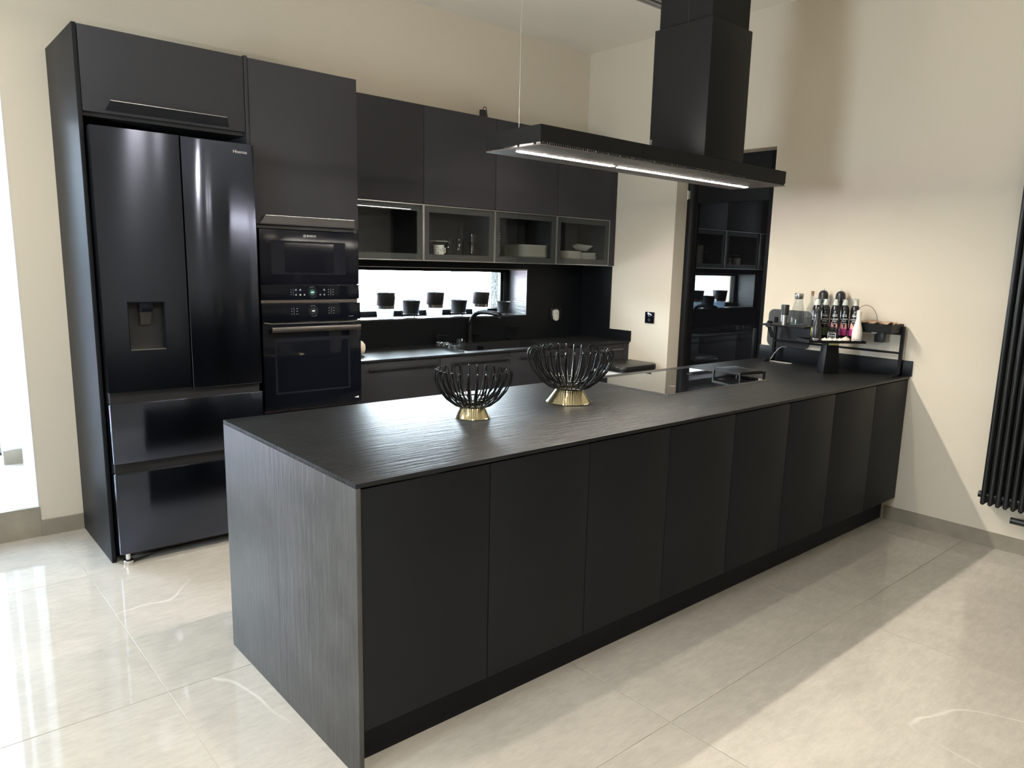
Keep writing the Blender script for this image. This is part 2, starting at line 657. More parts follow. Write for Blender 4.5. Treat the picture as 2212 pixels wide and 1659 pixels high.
# floor: grout bed and single tiles
fl = B().box(XL - .1, XR + .45, YB - .1, 0.0, -0.12, -0.003).build('floor', M['grout'], **S)
xs = [-0.12 + 1.2425 * k for k in range(-4, 5)]
ys = [-3.204 + 1.24 * k for k in range(-4, 4)]
cache = {}
for gx in xs:
    for gy in ys:
        x0, x1 = max(gx + .0016, XL), min(gx + 1.2425 - .0016, XR)
        y0, y1 = max(gy + .0016, YB), min(gy + 1.24 - .0016, 0.0)
        if x1 - x0 < .02 or y1 - y0 < .02:
            continue
        key = (round(x1 - x0, 4), round(y1 - y0, 4))
        c = Vector(((x0 + x1) / 2, (y0 + y1) / 2, 0))
        if key not in cache:
            b = B(local=True)
            w, d = key
            b.box(-w / 2, w / 2, -d / 2, d / 2, -0.003, 0.0)
            t = b.build('floor_tile', M['tile'], fl, bevel=0.0008, seg=1)
            cache[key] = t
        else:
            t = cache[key].copy()
            COL.objects.link(t)
        t.location = c - fl.location

# walls
WX0, WX1, WZ0, WZ1 = 1.45, 3.222, 1.095, 1.468     # kitchen window opening
OX0, OX1, OZ = -1.75, -0.20, 2.286                 # passage opening
b = B()
b.box(OX1, WX0, 0, .42, -.1, HC)
b.box(WX1, XR + .3, 0, .42, -.1, HC)
b.box(WX0, WX1, 0, .42, -.1, WZ0)
b.box(WX0, WX1, 0, .42, WZ1, HC)
b.box(OX0, OX1, 0, .42, OZ, HC)
b.box(XL - .3, OX0, 0, .42, -.1, HC)
b.build('wall_back', M['wall'], **S)
DY0, DY1, DZ = -1.78, -0.965, 2.335                # door recess in the right wall
b = B()
b.box(XR, XR + .3, DY1, 0, -.1, HC)
b.box(XR, XR + .3, -4.75, DY0, -.1, HC)
b.box(XR, XR + .3, DY0, DY1, DZ, HC)
b.build('wall_right', M['wall'], **S)
b = B()
LY0, LY1, LZ0, LZ1 = -3.4, -2.4, 1.1, 2.1          # side window, out of the picture on the left
b.box(XL - .3, XL, YB - .2, LY0, -.1, HC)
b.box(XL - .3, XL, LY1, 0, -.1, HC)
b.box(XL - .3, XL, LY0, LY1, -.1, LZ0)
b.box(XL - .3, XL, LY0, LY1, LZ1, HC)
b.build('wall_left', M['wall'], **S)
box('wall_rear', M['wall'], XL, 9.0, YB - .2, YB, -.1, HC, **S)
box('wall_added_room_far', M['wall'], 9.0, 9.2, YB - .2, -4.6, -.1, HC, **S)  # unseen side room, added so the glass fronts reflect darkness
box('wall_added_room', M['wall'], XR + .3, 9.0, -4.75, -4.6, -.1, HC, **S)
box('floor_added_room', M['skirting'], XR, 9.0, YB, -4.75, -.1, -.001, **S)
box('ceiling', M['ceiling'], XL - .3, XR + .3, YB - .2, .42, HC, HC + .15, **S)
box('ceiling_added_room', M['ceiling'], XR + .3, 9.0, YB - .2, -4.6, HC, HC + .15, **S)

# skirting
box('baseboard_back', M['skirting'], OX1, -0.001, -.010, 0, 0, .088, **S)
sk = box('baseboard_right', M['skirting'], XR - .010, XR, -4.75, -2.735, 0, .086, **S)
# raised passage beyond the opening: step, floor, walls, glazed door
PF = .165
ps = box('trim_1', M['skirting'], OX0, OX1, -.004, .02, 0, PF, **S)
box('floor_passage', M['tile'], OX0 - .3, .2, .02, 1.40, .05, PF, **S)
b = B()
b.box(-.12, .0, .42, 1.05, PF, 2.62)
b.box(-.215, .0, 1.05, 1.40, PF, 2.62)
b.build('wall_passage_right', M['white_wall'], **S)
box('wall_passage_left', M['white_wall'], OX0 - .3, OX0 - .05, .42, 1.4, PF, 2.62, **S)
box('ceiling_passage', M['white_wall'], OX0 - .3, 0, .42, 1.40, 2.5, 2.62, **S)
box('baseboard_passage', M['skirting'], -.235, -.125, 1.035, 1.05, PF, PF + .09, **S)
# white lining of the jamb
b = B()
b.box(OX1 - .004, OX1, -.001, .42, PF, OZ)
b.box(OX0, OX1, -.001, .42, OZ - .004, OZ)
b.build('trim_2', M['white_wall'], **S)
# patio door
pd = thing('door_2', None, None, (-.95, 1.40, PF))
tag(pd, kind='structure')
b = B()
b.box(-1.8, -1.74, 1.36, 1.42, PF, 2.45)
b.box(-.26, -.215, 1.36, 1.42, PF, 2.45)
b.box(-1.74, -.26, 1.36, 1.42, 2.38, 2.45)
b.box(-1.74, -.26, 1.36, 1.42, PF, PF + .03)
b.build('frame', M['frame_white'], pd, bevel=.004)
box('glass_pane', M['tinted'], -1.74, -.26, 1.387, 1.393, PF + .03, 2.38, pd)
box('threshold', M['fridge_body'], -1.74, -.22, 1.33, 1.36, PF, PF + .012, pd)
# terrace outside
box('terrace', M['terrace'], -8, 8, 1.42, 12, .0, .12, **S)
B().prism([(p[0] - .9, p[1] + 4.3) for p in rrect(3.2, 1.6, .1)], 'z', .12, .16).build('outdoor_rug', M['pinkmat'], label='pink rug lying on the bright terrace outside the glass door', cat='rug')

box('sky_block_wall', M['terrace'], -10, 1.0, 7.0, 7.3, 0, 2.4, **S)  # added wall, blocks part of the sky light into the passage
# kitchen window
wn = thing('window_1', None, None, (2.3, .24, WZ0))
tag(wn, kind='structure')
b = B()
fz0, fz1 = WZ0, WZ1
b.box(WX0, WX1, .21, .27, fz0, fz0 + .05)
b.box(WX0, WX1, .21, .27, fz1 - .03, fz1)
b.box(WX0, WX0 + .06, .21, .27, fz0 + .05, fz1 - .03)
b.box(WX1 - .05, WX1, .21, .27, fz0 + .05, fz1 - .03)
b.build('window_frame', M['frame_black'], wn, bevel=.003)
b = B()
b.box(WX1 - .085, WX1 - .05, .225, .262, fz0 + .05, fz1 - .03)
b.build('sash', M['frame_black'], wn, bevel=.003)
b = B()
b.box(WX1 - .058, WX1 - .053, .2215, .2245, fz0 + .055, fz1 - .035)
b.box(WX1 - .092, WX1 - .086, .2245, .2275, fz0 + .055, fz1 - .035)
b.build('glazing_bead', M['edge'], wn)
box('glass_pane', M['pane'], WX0 + .06, WX1 - .085, .238, .244, fz0 + .05, fz1 - .03, wn)
box('facade_1', M['facade'], WX1 - .035, WX1 - .005, .275, .42, WZ0, WZ1, **S)
w2 = thing('window_2', None, None, (XL - .15, (LY0 + LY1) / 2, LZ0))
tag(w2, kind='structure')
b = B()
b.box(XL - .2, XL - .14, LY0, LY0 + .06, LZ0, LZ1)
b.box(XL - .2, XL - .14, LY1 - .06, LY1, LZ0, LZ1)
b.box(XL - .2, XL - .14, LY0 + .06, LY1 - .06, LZ0, LZ0 + .06)
b.box(XL - .2, XL - .14, LY0 + .06, LY1 - .06, LZ1 - .06, LZ1)
b.build('window_frame', M['frame_black'], w2)
box('glass_pane', M['pane'], XL - .173, XL - .167, LY0 + .06, LY1 - .06, LZ0 + .06, LZ1 - .06, w2)

# black glazed door in the right wall
dr = thing('door_1', None, None, (XR + .14, -1.37, 0))
tag(dr, kind='structure')
DX = XR + .135
b = B()
b.box(DX, DX + .05, DY0, DY0 + .11, 0, DZ)
b.box(DX, DX + .05, DY1 - .100, DY1, 0, DZ)
b.box(DX, DX + .05, DY0 + .11, DY1 - .100, 2.0, DZ)
b.box(DX, DX + .05, DY0 + .11, DY1 - .100, 0, .08)
b.build('door_frame', M['frame_black'], dr, bevel=.002)
box('glass_panel', M['doorglass'], DX + .015, DX + .035, DY0 + .11, DY1 - .100, .08, 2.0, dr)
box('backing', M['void'], DX + .052, DX + .06, DY0, DY1, 0, DZ, dr)
box('door_handle', M['dark_metal'], DX - .02, DX - .004, DY0 + .125, DY0 + .145, .88, 1.10, dr, bevel=.003)
b = B()
b.tube([(DX - .012, DY1 - .012, 2.03), (DX - .012, DY1 - .012, 2.10)], .007, 10)
b.box(DX - .006, DX, DY1 - .03, DY1 - .002, 2.035, 2.095)
b.build('hinge', M['steel'], dr)

# ------------------------------------------------------------------ splashback round the window
sp = thing('splashback', 'black slate splashback around the low kitchen window above the worktop', 'splashback', (2.6, -.006, .91))
b = B()
b.box(1.378, WX0, -.012, 0, .91, 1.513)
b.box(WX1, XR - .012, -.012, 0, .91, 1.513)
b.box(WX0, WX1, -.012, 0, .91, WZ0 - .0)
b.box(WX0, WX1, -.012, 0, WZ1, 1.513)
b.build('back_panel', M['splash'], sp)
b = B()
b.prism([(-.012, .91), (-.585, .91), (-.585, .995), (-.345, .995), (-.345, 1.51), (-.012, 1.51)], 'x', XR - .012, XR)
b.build('side_panel', M['splash'], sp)
b = B()
b.box(WX1 - .010, WX1, -.012, .21, WZ0 + .010, WZ1 - .008)
b.build('reveal_panel', M['reveal'], sp)
B().box(WX0, WX0 + .010, -.012, .21, WZ0 + .010, WZ1 - .008).build('reveal_panel', M['reveal'], sp)
box('window_sill', M['reveal'], WX0, WX1, -.013, .21, WZ0, WZ0 + .010, sp)
box('reveal_top', M['splash'], WX0, WX1, -.012, .21, WZ1 - .008, WZ1, sp)
b = B()
b.box(WX1 - .012, WX1 - .009, -.0145, -.0122, WZ0 + .010, WZ1)
b.box(WX0, WX1, -.0145, -.0122, WZ1 - .003, WZ1)
b.build('edge_trim', M['edge'], sp)

# ------------------------------------------------------------------ tall refrigerator cabinet
def lip_handle(x0, x1, z, y, parent, name='lip_handle'):
    """bent grip plate standing out of the lower edge of a door"""
    n = 2
    top, bot = z + .042, z + .002
    b = B()
    vs = [(x0, y, top), (x0, y - .030, top + .003), (x0, y - .031, top), (x0 - .018, y - .002, bot), (x0 - .018, y, bot),
          (x1, y, top), (x1, y - .030, top + .003), (x1, y - .031, top), (x1 + .018, y - .002, bot), (x1 + .018, y, bot)]
    b.add(vs, [(0, 1, 2, 3, 4), (9, 8, 7, 6, 5), (0, 5, 6, 1), (1, 6, 7, 2), (2, 7, 8, 3), (3, 8, 9, 4), (4, 9, 5, 0)])
    h = b.build(name, M['handle'], parent)
    box('grip_edge', M['edge'], x0, x1, y - .0325, y - .0305, top + .0005, top + .0028, parent=h)
    return h


FY = -.625
HT = 2.504
rc = thing('refrigerator_cabinet', 'anthracite tall surround cabinet with flap door above the double door refrigerator', 'cabinet', (.37, -.3, 0))
box('side_panel', M['cab'], 0, .018, FY, -.003, 0, HT, rc, bevel=.001)  # darker than the doors: shade put into the colour against the passage light
b = B()
b.box(.018, .746, -.60, -.003, 2.12, 2.138)
b.box(.018, .746, -.60, -.003, 2.482, 2.50)
b.box(.018, .746, -.02, -.003, 2.138, 2.482)
b.build('carcass', M['cab_in'], rc)
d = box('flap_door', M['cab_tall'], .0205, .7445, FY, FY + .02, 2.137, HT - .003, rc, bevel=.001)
lip_handle(.127, .644, 2.148, FY, d)

# refrigerator
fr = thing('refrigerator', 'black steel double door refrigerator with water dispenser and two drawers', 'refrigerator', (.385, -.38, 0))
DF = -.715
box('body', M['fridge_body'], .030, .740, -.655, -.045, .045, 2.055, fr, bevel=.004)
# left door with a dispenser recess
HX0, HX1, HZ0, HZ1 = .124, .287, 1.06, 1.29
lx0, lx1, dz0, dz1 = .022, .392, .865, 2.068
b = B()
b.box(lx0, HX0, DF, -.66, dz0, dz1)
b.box(HX1, lx1, DF, -.66, dz0, dz1)
b.box(HX0, HX1, DF, -.66, dz0, HZ0)
b.box(HX0, HX1, DF, -.66, HZ1, dz1)
ld = b.build('left_door', M['fridge'], fr)
box('dispenser_recess', M['void'], HX0, HX1, -.672, -.66, HZ0, HZ1, ld)
b = B()
b.box(HX0, HX0 + .004, DF - .001, -.672, HZ0, HZ1)
b.box(HX1 - .004, HX1, DF - .001, -.672, HZ0, HZ1)
b.box(HX0, HX1, DF - .001, -.672, HZ1 - .004, HZ1)
b.build('dispenser_frame', M['ovenglass'], ld)
box('drip_tray', M['chrome'], HX0 + .002, HX1 - .002, DF - .001, -.672, HZ0, HZ0 + .006, ld)
box('dispenser_spout', M['ovenglass'], .176, .236, DF + .002, -.672, 1.243, 1.287, ld, bevel=.003)
b = B()
b.add([(.180, -.700, 1.240), (.232, -.700, 1.240), (.228, -.684, 1.178), (.184, -.684, 1.178),
       (.180, -.692, 1.240), (.232, -.692, 1.240), (.228, -.676, 1.178), (.184, -.676, 1.178)],
      [(0, 1, 2, 3), (7, 6, 5, 4), (0, 4, 5, 1), (1, 5, 6, 2), (2, 6, 7, 3), (3, 7, 4, 0)])
b.build('dispenser_paddle', M['bar'], ld)
rd = box('right_door', M['fridge'], .398, .748, DF, -.66, .853, dz1, fr, bevel=.006)
front_text('brand_lettering', 'Hisense', .022, M['letter'], rd, .678, DF - .0005, 2.025)
box('door_gap', M['void'], .392, .398, -.69, -.66, .86, dz1 - .004, fr)
b = B()
b.box(.030, .742, -.685, -.657, .806, .866)
b.box(.030, .742, -.685, -.657, .466, .517)
b.build('grip_recess', M['void'], fr)
u = box('upper_drawer', M['fridge'], .022, .748, DF, -.66, .517, .808, fr, bevel=.005)
lo = box('lower_drawer', M['fridge'], .022, .748, DF, -.66, .062, .467, fr, bevel=.005)
box('edge_strip', M['chrome'], .026, .744, -.708, -.695, .8075, .8095, u)
box('edge_strip', M['chrome'], .026, .744, -.708, -.695, .4665, .4685, lo)
box('edge_strip', M['chrome'], .03, .388, -.709, -.70, .8635, .8655, ld)
box('plinth', M['fridge_body'], .05, .72, -.64, -.1, .03, .06, fr)
for fx in (.062, .71):
    b = B()
    b.lathe([(.022, 0), (.024, .012), (.024, .018), (.020, .022), (.012, .024), (.012, .062)], (fx, -.672, 0), 16)
    ft = b.build('foot', M['chrome'], fr, smooth=True)
for fx in (.10, .68):
    B().lathe([(.02, 0), (.02, .05)], (fx, -.12, 0), 12).build('foot', M['black_plastic'], fr)

# ------------------------------------------------------------------ oven tower
ot = thing('oven_cabinet', 'anthracite tall cabinet holding two built-in ovens under a blank door', 'cabinet', (1.06, -.3, 0))
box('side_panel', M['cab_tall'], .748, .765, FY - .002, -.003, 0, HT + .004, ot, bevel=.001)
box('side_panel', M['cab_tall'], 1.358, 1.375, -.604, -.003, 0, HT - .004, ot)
b = B()
b.box(.765, 1.358, -.60, -.003, 1.665, 1.682)
b.box(.765, 1.358, -.60, -.003, 2.482, 2.50)
b.box(.765, 1.358, -.05, -.003, .10, 2.482)
b.box(.765, 1.358, -.60, -.003, .645, .664)
b.build('carcass', M['cab_in'], ot)
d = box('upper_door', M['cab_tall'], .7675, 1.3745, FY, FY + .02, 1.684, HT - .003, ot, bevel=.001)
lip_handle(.820, 1.335, 1.687, FY, d)
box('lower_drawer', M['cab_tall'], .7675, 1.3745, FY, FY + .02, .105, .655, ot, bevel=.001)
box('plinth', M['cab_in'], .765, 1.375, -.56, -.54, 0, .10, ot)

OX, OXR = .791, 1.371


def icons(parent, y, spec, m, name='control_symbols'):
    b = B()
    for x, z, w, h in spec:
        b.box(x - w / 2, x + w / 2, y - .0004, y, z - h / 2, z + h / 2)
    return b.build(name, m, parent, kind='stuff')


def dial(parent, x, y, z, R, label, m_in):
    b = B()
    n = 40
    vs = []
    prof = [(R, 0), (R, .0016), (R * .90, .0022), (R * .86, .0012), (R * .62, .0012), (R * .60, .0004)]
    for r, h in prof:
        for i in range(n):
            a = 2 * PI * i / n
            vs.append((x + r * math.cos(a), y - h, z + r * math.sin(a)))
    fs = []
    for j in range(len(prof) - 1):
        for i in range(n):
            i2 = (i + 1) % n
            fs.append((j * n + i, j * n + i2, (j + 1) * n + i2, (j + 1) * n + i))
    fs.append(tuple((len(prof) - 1) * n + i for i in range(n)))
    b.add(vs, fs)
    dl = b.build('control_dial', M['ovenprint'], parent, smooth=True)
    b = B()
    for a0, a1 in ((70, 80), (86, 96), (102, 120), (250, 258), (266, 274), (284, 292), (300, 310)):
        pts = [(x + R * 1.03 * math.cos(math.radians(a)), y - .001, z + R * 1.03 * math.sin(math.radians(a))) for a in (a0, (a0 + a1) / 2, a1)]
        b.tube(pts, .0007, 5)
    b.build('dial_marks', M['print'], dl, kind='stuff')
    b = B()
    pts = [(x + R * .56 * math.cos(2 * PI * i / n), z + R * .56 * math.sin(2 * PI * i / n)) for i in range(n)]
    b.prism(pts, 'y', y - .0008, y - .0004)
    b.build('display', m_in, dl)
    front_text('display_digits', label, .0075, M['display'], dl, x, y - .0012, z)
    return dl


mw = thing('compact_oven', 'black glass compact oven with dial, built in above the larger oven', 'oven', (1.08, -.33, 1.268))
box('body', M['fridge_body'], .80, 1.356, -.604, -.08, 1.285, 1.655, mw)
gd = box('glass_door', M['ovensoft'], OX, OXR, FY - .008, -.606, 1.370, 1.660, mw, bevel=.0012)
b = B()
b.box(.852, .926, FY - .0086, FY - .008, 1.423, 1.603)
b.box(1.215, 1.287, FY - .0086, FY - .008, 1.423, 1.603)
b.box(.926, 1.215, FY - .0086, FY - .008, 1.592, 1.603)
b.box(.926, 1.215, FY - .0086, FY - .008, 1.423, 1.433)
b.build('window_border', M['ovenprint'], gd)
front_text('brand_lettering', 'BOSCH', .0165, M['letter'], gd, 1.083, FY - .0085, 1.632)
b = B()
b.tube([(1.044 + .0075 * math.cos(2 * PI * i / 24), FY - .0088, 1.632 + .0075 * math.sin(2 * PI * i / 24)) for i in range(24)], .0006, 5, closed=True)
b.box(1.0405, 1.0417, FY - .009, FY - .0082, 1.6275, 1.6365)
b.box(1.0463, 1.0475, FY - .009, FY - .0082, 1.6275, 1.6365)
b.box(1.0417, 1.0463, FY - .009, FY - .0082, 1.6313, 1.6327)
b.build('brand_emblem', M['letter'], gd)
cp = box('control_panel', M['ovenglass'], OX, OXR, FY - .008, -.606, 1.2865, 1.3675, mw, bevel=.0012)
dial(cp, 1.081, FY - .0082, 1.326, .029, '16:48', M['display_green'])
sp_ = []
for x, z in ((.985, 1.339), (1.010, 1.339), (.985, 1.312), (1.010, 1.312), (1.034, 1.312), (1.152, 1.339), (1.128, 1.312), (1.152, 1.312)):
    sp_.append((x, z, .008, .008))
for x in (.957,):
    for z in (1.339, 1.326, 1.313):
        sp_.append((x, z, .004, .003))
for x in (1.178, 1.206):
    for z in (1.340, 1.326, 1.312):
        sp_.append((x, z, .006, .0025))
sp_ += [(.970, 1.326, .0008, .038), (1.192, 1.326, .0008, .038)]
icons(cp, FY - .0083, sp_, M['print'])
box('lower_trim', M['bar'], OX + .002, 1.360, FY, -.606, 1.2685, 1.284, mw)

ov = thing('built_in_oven', 'black glass oven with long bar handle, the lower of the two ovens', 'oven', (1.08, -.33, .665))
box('body', M['fridge_body'], .80, 1.356, -.604, -.08, .668, 1.262, ov)
cp = box('control_panel', M['ovenglass'], OX, 1.376, FY - .010, -.606, 1.170, 1.266, ov, bevel=.0012)
dial(cp, 1.083, FY - .0102, 1.222, .030, '16:48', M['void'])
sp_ = []
for x in (.957, 1.178, 1.208):
    for z in (1.237, 1.222, 1.207):
        sp_.append((x, z, .006, .0025))
for z in (1.237, 1.222, 1.207):
    sp_.append((.988, z, .010, .002))
sp_ += [(.970, 1.222, .0008, .042), (1.193, 1.222, .0008, .042)]
icons(cp, FY - .0103, sp_, M['print'])
front_text('series_lettering', 'accent line', .0075, M['print'], cp, 1.315, FY - .0105, 1.188)
od = box('glass_door', M['ovenglass'], OX, 1.377, FY - .010, -.606, .676, 1.163, ov, bevel=.0012)
b = B()
b.box(.855, 1.305, FY - .0106, FY - .010, 1.055, 1.075)
b.box(.855, .867, FY - .0106, FY - .010, .775, 1.055)
b.box(1.293, 1.305, FY - .0106, FY - .010, .775, 1.055)
b.box(.855, 1.305, FY - .0106, FY - .010, .765, .775)
b.build('window_border', M['ovenprint'], od)
b = B()
b.tube([(.80, FY - .011, 1.163), (.84, FY - .016, 1.157), (1.0, FY - .018, 1.156), (1.26, FY - .018, 1.156), (1.33, FY - .015, 1.158), (1.372, FY - .011, 1.163)], .003, 6)
b.build('door_top_edge', M['edge'], od)
hb = B().box(.825, 1.352, FY - .060, FY - .046, 1.112, 1.140).build('bar_handle', M['bar'], od, bevel=.002)
b = B()
for hx in (.850, 1.325):
    b.box(hx - .01, hx + .01, FY - .046, FY - .010, 1.118, 1.134)
b.build('handle_post', M['dark_metal'], od)
b = B()
b.lathe([(.006, 0), (.006, .0004)], (0, 0, 0), 14)
bb = B()
bb.add([(1.352 + v[0], FY - .0106 - v[2], .706 + v[1]) for v in b.v], b.f)
bb.box(1.333, 1.346, FY - .011, FY - .0106, .703, .708)
bb.build('white_mark', M['lwhite'], od)
box('bottom_trim', M['bar'], OX, 1.372, FY + .002, -.606, .664, .6745, ov)

# ------------------------------------------------------------------ wall cabinets
UX = [1.377, 1.992, 2.592, 3.197, 3.790]
UY = -.368
UZ0, UZS, UZ1 = 1.515, 1.880, 2.495
wl = ['blank anthracite wall cabinet door beside the oven tower, first of the upper row',
      'blank anthracite wall cabinet door carrying the black plug adapter on its top',
      'blank anthracite wall cabinet door above the glass door with the stacked plates',
      'blank anthracite wall cabinet door at the corner, mostly hidden behind the cooker hood']
gl_ = ['glass fronted wall cabinet beside the oven tower, dark and empty',
       'glass fronted wall cabinet holding drinking glasses and spotted mugs',
       'glass fronted wall cabinet holding a tall stack of white plates',
       'glass fronted wall cabinet at the corner holding low stacks of square dishes']
for i in range(4):
    x0, x1 = UX[i], UX[i + 1]
    c = thing('wall_cabinet', wl[i], 'cabinet', ((x0 + x1) / 2, -.18, UZS), group='wall cabinets, upper row')
    b = B()
    b.box(x0, x1, UY + .021, -.003, UZS, UZ1 - .002)
    b.build('carcass', M['cab_in'], c)
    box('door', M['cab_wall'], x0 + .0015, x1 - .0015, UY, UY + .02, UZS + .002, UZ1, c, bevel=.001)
    if i == 3:
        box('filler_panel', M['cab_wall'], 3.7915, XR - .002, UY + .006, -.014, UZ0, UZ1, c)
    c = thing('glass_cabinet', gl_[i], 'cabinet', ((x0 + x1) / 2, -.18, UZ0), group='glass fronted wall cabinets')
    t = .016
    b = B()
    b.box(x0, x0 + t, UY + .021, -.003, UZ0, UZS - .002)
    b.box(x1 - t, x1, UY + .021, -.003, UZ0, UZS - .002)
    b.box(x0 + t, x1 - t, UY + .021, -.003, UZ0, 1.553)
    b.box(x0 + t, x1 - t, UY + .021, -.003, UZS - .018, UZS - .002)
    b.box(x0 + t, x1 - t, -.02, -.003, 1.553, UZS - .018)
    b.build('carcass', M['cab_in'], c)
    b = B()
    a0, a1, z0, z1, e = x0 + .0015, x1 - .0015, UZ0, UZS - .002, .0045
    b.box(a0, a0 + e, UY, UY + .02, z0, z1)
    b.box(a1 - e, a1, UY, UY + .02, z0, z1)
    b.box(a0 + e, a1 - e, UY, UY + .02, z0, z0 + e)
    b.box(a0 + e, a1 - e, UY, UY + .02, z1 - e, z1)
    gd = b.build('glass_door', M['edge'], c)
    box('pane', M['smoke'], a0 + e, a1 - e, UY + .001, UY + .004, z0 + e, z1 - e, gd)
    b = B()
    w = .045
    b.box(a0 + e, a0 + w, UY + .006, UY + .019, z0 + e, z1 - e)
    b.box(a1 - w, a1 - e, UY + .006, UY + .019, z0 + e, z1 - e)
    b.box(a0 + w, a1 - w, UY + .006, UY + .019, z0 + e, z0 + w)
    b.box(a0 + w, a1 - w, UY + .006, UY + .019, z1 - w, z1 - e)
    b.build('inner_frame', M['band'], gd)

# ------------------------------------------------------------------ base cabinets, worktop, sink
BX = [1.377, 1.992, 2.592, 3.197, 3.790]
BY = -.566
bl = ['anthracite base cabinet with drawers beside the ovens, first under the window',
      'anthracite base cabinet with drawers directly below the sink glasses',
      'anthracite base cabinet with drawers partly hidden behind the larger wire bowl',
      'anthracite base cabinet with drawers in the corner behind the waste bin']
for i in range(4):
    x0, x1 = BX[i], BX[i + 1]
    c = thing('base_cabinet', bl[i], 'cabinet', ((x0 + x1) / 2, -.3, 0), group='base cabinets under the window')
    b = B()
    b.box(x0, x0 + .016, BY + .021, -.003, .1, .62)
    b.box(x1 - .016, x1, BY + .021, -.003, .1, .62)
    b.box(x0 + .016, x1 - .016, BY + .021, -.003, .1, .62)
    b.box(x0, x1, BY + .021, BY + .04, .62, .895)
    b.build('carcass', M['void'], c)
    box('plinth', M['cab_in'], x0, x1, BY + .06, BY + .076, 0, .1, c)
    for z0, z1 in ((.602, .893), (.352, .599), (.104, .349)):
        d = box('drawer_front', M['cab_base'], x0 + .0015, x1 - .0015, BY, BY + .02, z0, z1, c, bevel=.001)
        hz = z1 - .040
        b = B()
        b.box(x0 + .080, x1 - .022, BY - .030, BY - .020, hz - .005, hz + .005)
        for hx in (x0 + .11, x1 - .05):
            b.box(hx - .005, hx + .005, BY - .020, BY, hz - .004, hz + .004)
        b.build('bar_handle', M['handle'], d)
    if i == 3:
        box('filler_panel', M['cab_base'], 3.7915, XR - .002, BY, BY + .02, .1, .893, c)
CY = -.580
SX0, SX1, SY0, SY1 = 2.262, 3.075, -.505, -.105
wt = thing('worktop', 'thin black slate worktop running below the kitchen window to the corner', 'worktop', (2.6, -.3, .897))
b = B()
z0, z1 = .897, .91
b.box(1.378, SX0, CY, -.0125, z0, z1)
b.box(SX1, XR - .0125, CY, -.0125, z0, z1)
b.box(SX0, SX1, CY, SY0, z0, z1)
b.box(SX0, SX1, SY1, -.0125, z0, z1)
b.build('slab', M['slate'], wt)
sk = thing('sink', 'black granite sink set into the worktop below the tap', 'sink', ((SX0 + SX1) / 2, -.3, .70))
t = .008
b = B()
b.box(SX0, SX1, SY0, SY1, .70, .708)
b.box(SX0, SX0 + t, SY0, SY1, .708, .9115)
b.box(SX1 - t, SX1, SY0, SY1, .708, .9115)
b.box(SX0 + t, SX1 - t, SY0, SY0 + t, .708, .9115)
b.box(SX0 + t, SX1 - t, SY1 - t, SY1, .708, .9115)
b.build('basin', M['black_plastic'], sk)
b = B()
b.box(SX0 + .38, SX0 + .44, SY1 - .0095, SY1 - .008, .855, .885)
b.build('overflow', M['ovenglass'], sk)
B().lathe([(.045, 0), (.045, .002), (.03, .003)], ((SX0 + SX1) / 2, -.3, .708), 20).build('drain', M['steel'], sk)

tp = thing('tap', 'matt black kitchen tap with bent spout behind the sink', 'tap', (2.60, -.072, .9105))
b = B()
b.lathe([(.026, 0), (.026, .006), (.021, .012), (.0205, .09)], (2.60, -.072, .9105), 18)
b.tube([(2.601, -.072, .99), (2.606, -.072, 1.045), (2.607, -.072, 1.047), (2.61, -.074, 1.075), (2.618, -.082, 1.105), (2.63, -.102, 1.130), (2.642, -.135, 1.145), (2.65, -.18, 1.149), (2.657, -.28, 1.147), (2.661, -.345, 1.143), (2.662, -.362, 1.136)],
       [.0205, .0195, .017, .0165, .0165, .0165, .0165, .0165, .0165, .0165, .0145], 14)
b.build('spout', M['dark_metal'], tp, smooth=True)
b = B()
b.tube([(2.62, -.072, .972), (2.675, -.072, .975)], .015, 14)
b.tube([(2.675, -.072, .975), (2.69, -.072, .982), (2.735, -.075, 1.002)], [.012, .006, .004], 10)
b.build('lever', M['dark_metal'], tp, smooth=True)
B().tube([(2.662, -.352, 1.138), (2.662, -.356, 1.118)], .011, 12).build('nozzle', M['dark_metal'], tp, smooth=True)

sh = thing('sponge_holder', 'small black open square sponge holder beside the tap', 'sponge holder', (3.04, -.06, .91))
b = B()
b.tube([(2.99, -.085, .914), (2.99, -.085, 1.010), (3.09, -.085, 1.010), (3.09, -.085, .914)], .004, 8)
b.tube([(2.99, -.04, .914), (2.99, -.04, 1.010), (3.09, -.04, 1.010), (3.09, -.04, .914)], .004, 8)
b.build('frame', M['dark_metal'], sh)
box('tray', M['dark_metal'], 2.982, 3.098, -.092, -.032, .9105, .918, sh, bevel=.002)
box('top_shelf', M['dark_metal'], 2.99, 3.09, -.085, -.04, 1.010, 1.014, sh)

sd = thing('soap_dispenser', 'slim black soap dispenser left of the sink against the splashback', 'soap dispenser', (2.315, -.06, .91))
B().lathe([(.017, 0), (.017, .006), (.0135, .010), (.0135, .055), (.009, .058), (.009, .066)], (2.315, -.06, .9105), 14).build('bottle', M['dark_metal'], sd, smooth=True)
B().tube([(2.305, -.06, .976), (2.36, -.07, .976), (2.40, -.08, .974)], [.007, .005, .004], 8).build('spout', M['dark_metal'], sd, smooth=True)


# glass vessels
def glass_vessel(name, label, cat, loc, prof, group=None, m='glass'):
    """thin walled open glass: outline up the outside, then down the inside"""
    b = B()
    inner = [(max(r - .002, .0005), z + (.003 if k == 0 else 0)) for k, (r, z) in enumerate(prof)]
    b.lathe(prof + inner[::-1], loc, 20, capb=True, capt=True)
    return b.build(name, M[m], smooth=True, label=label, cat=cat, group=group)


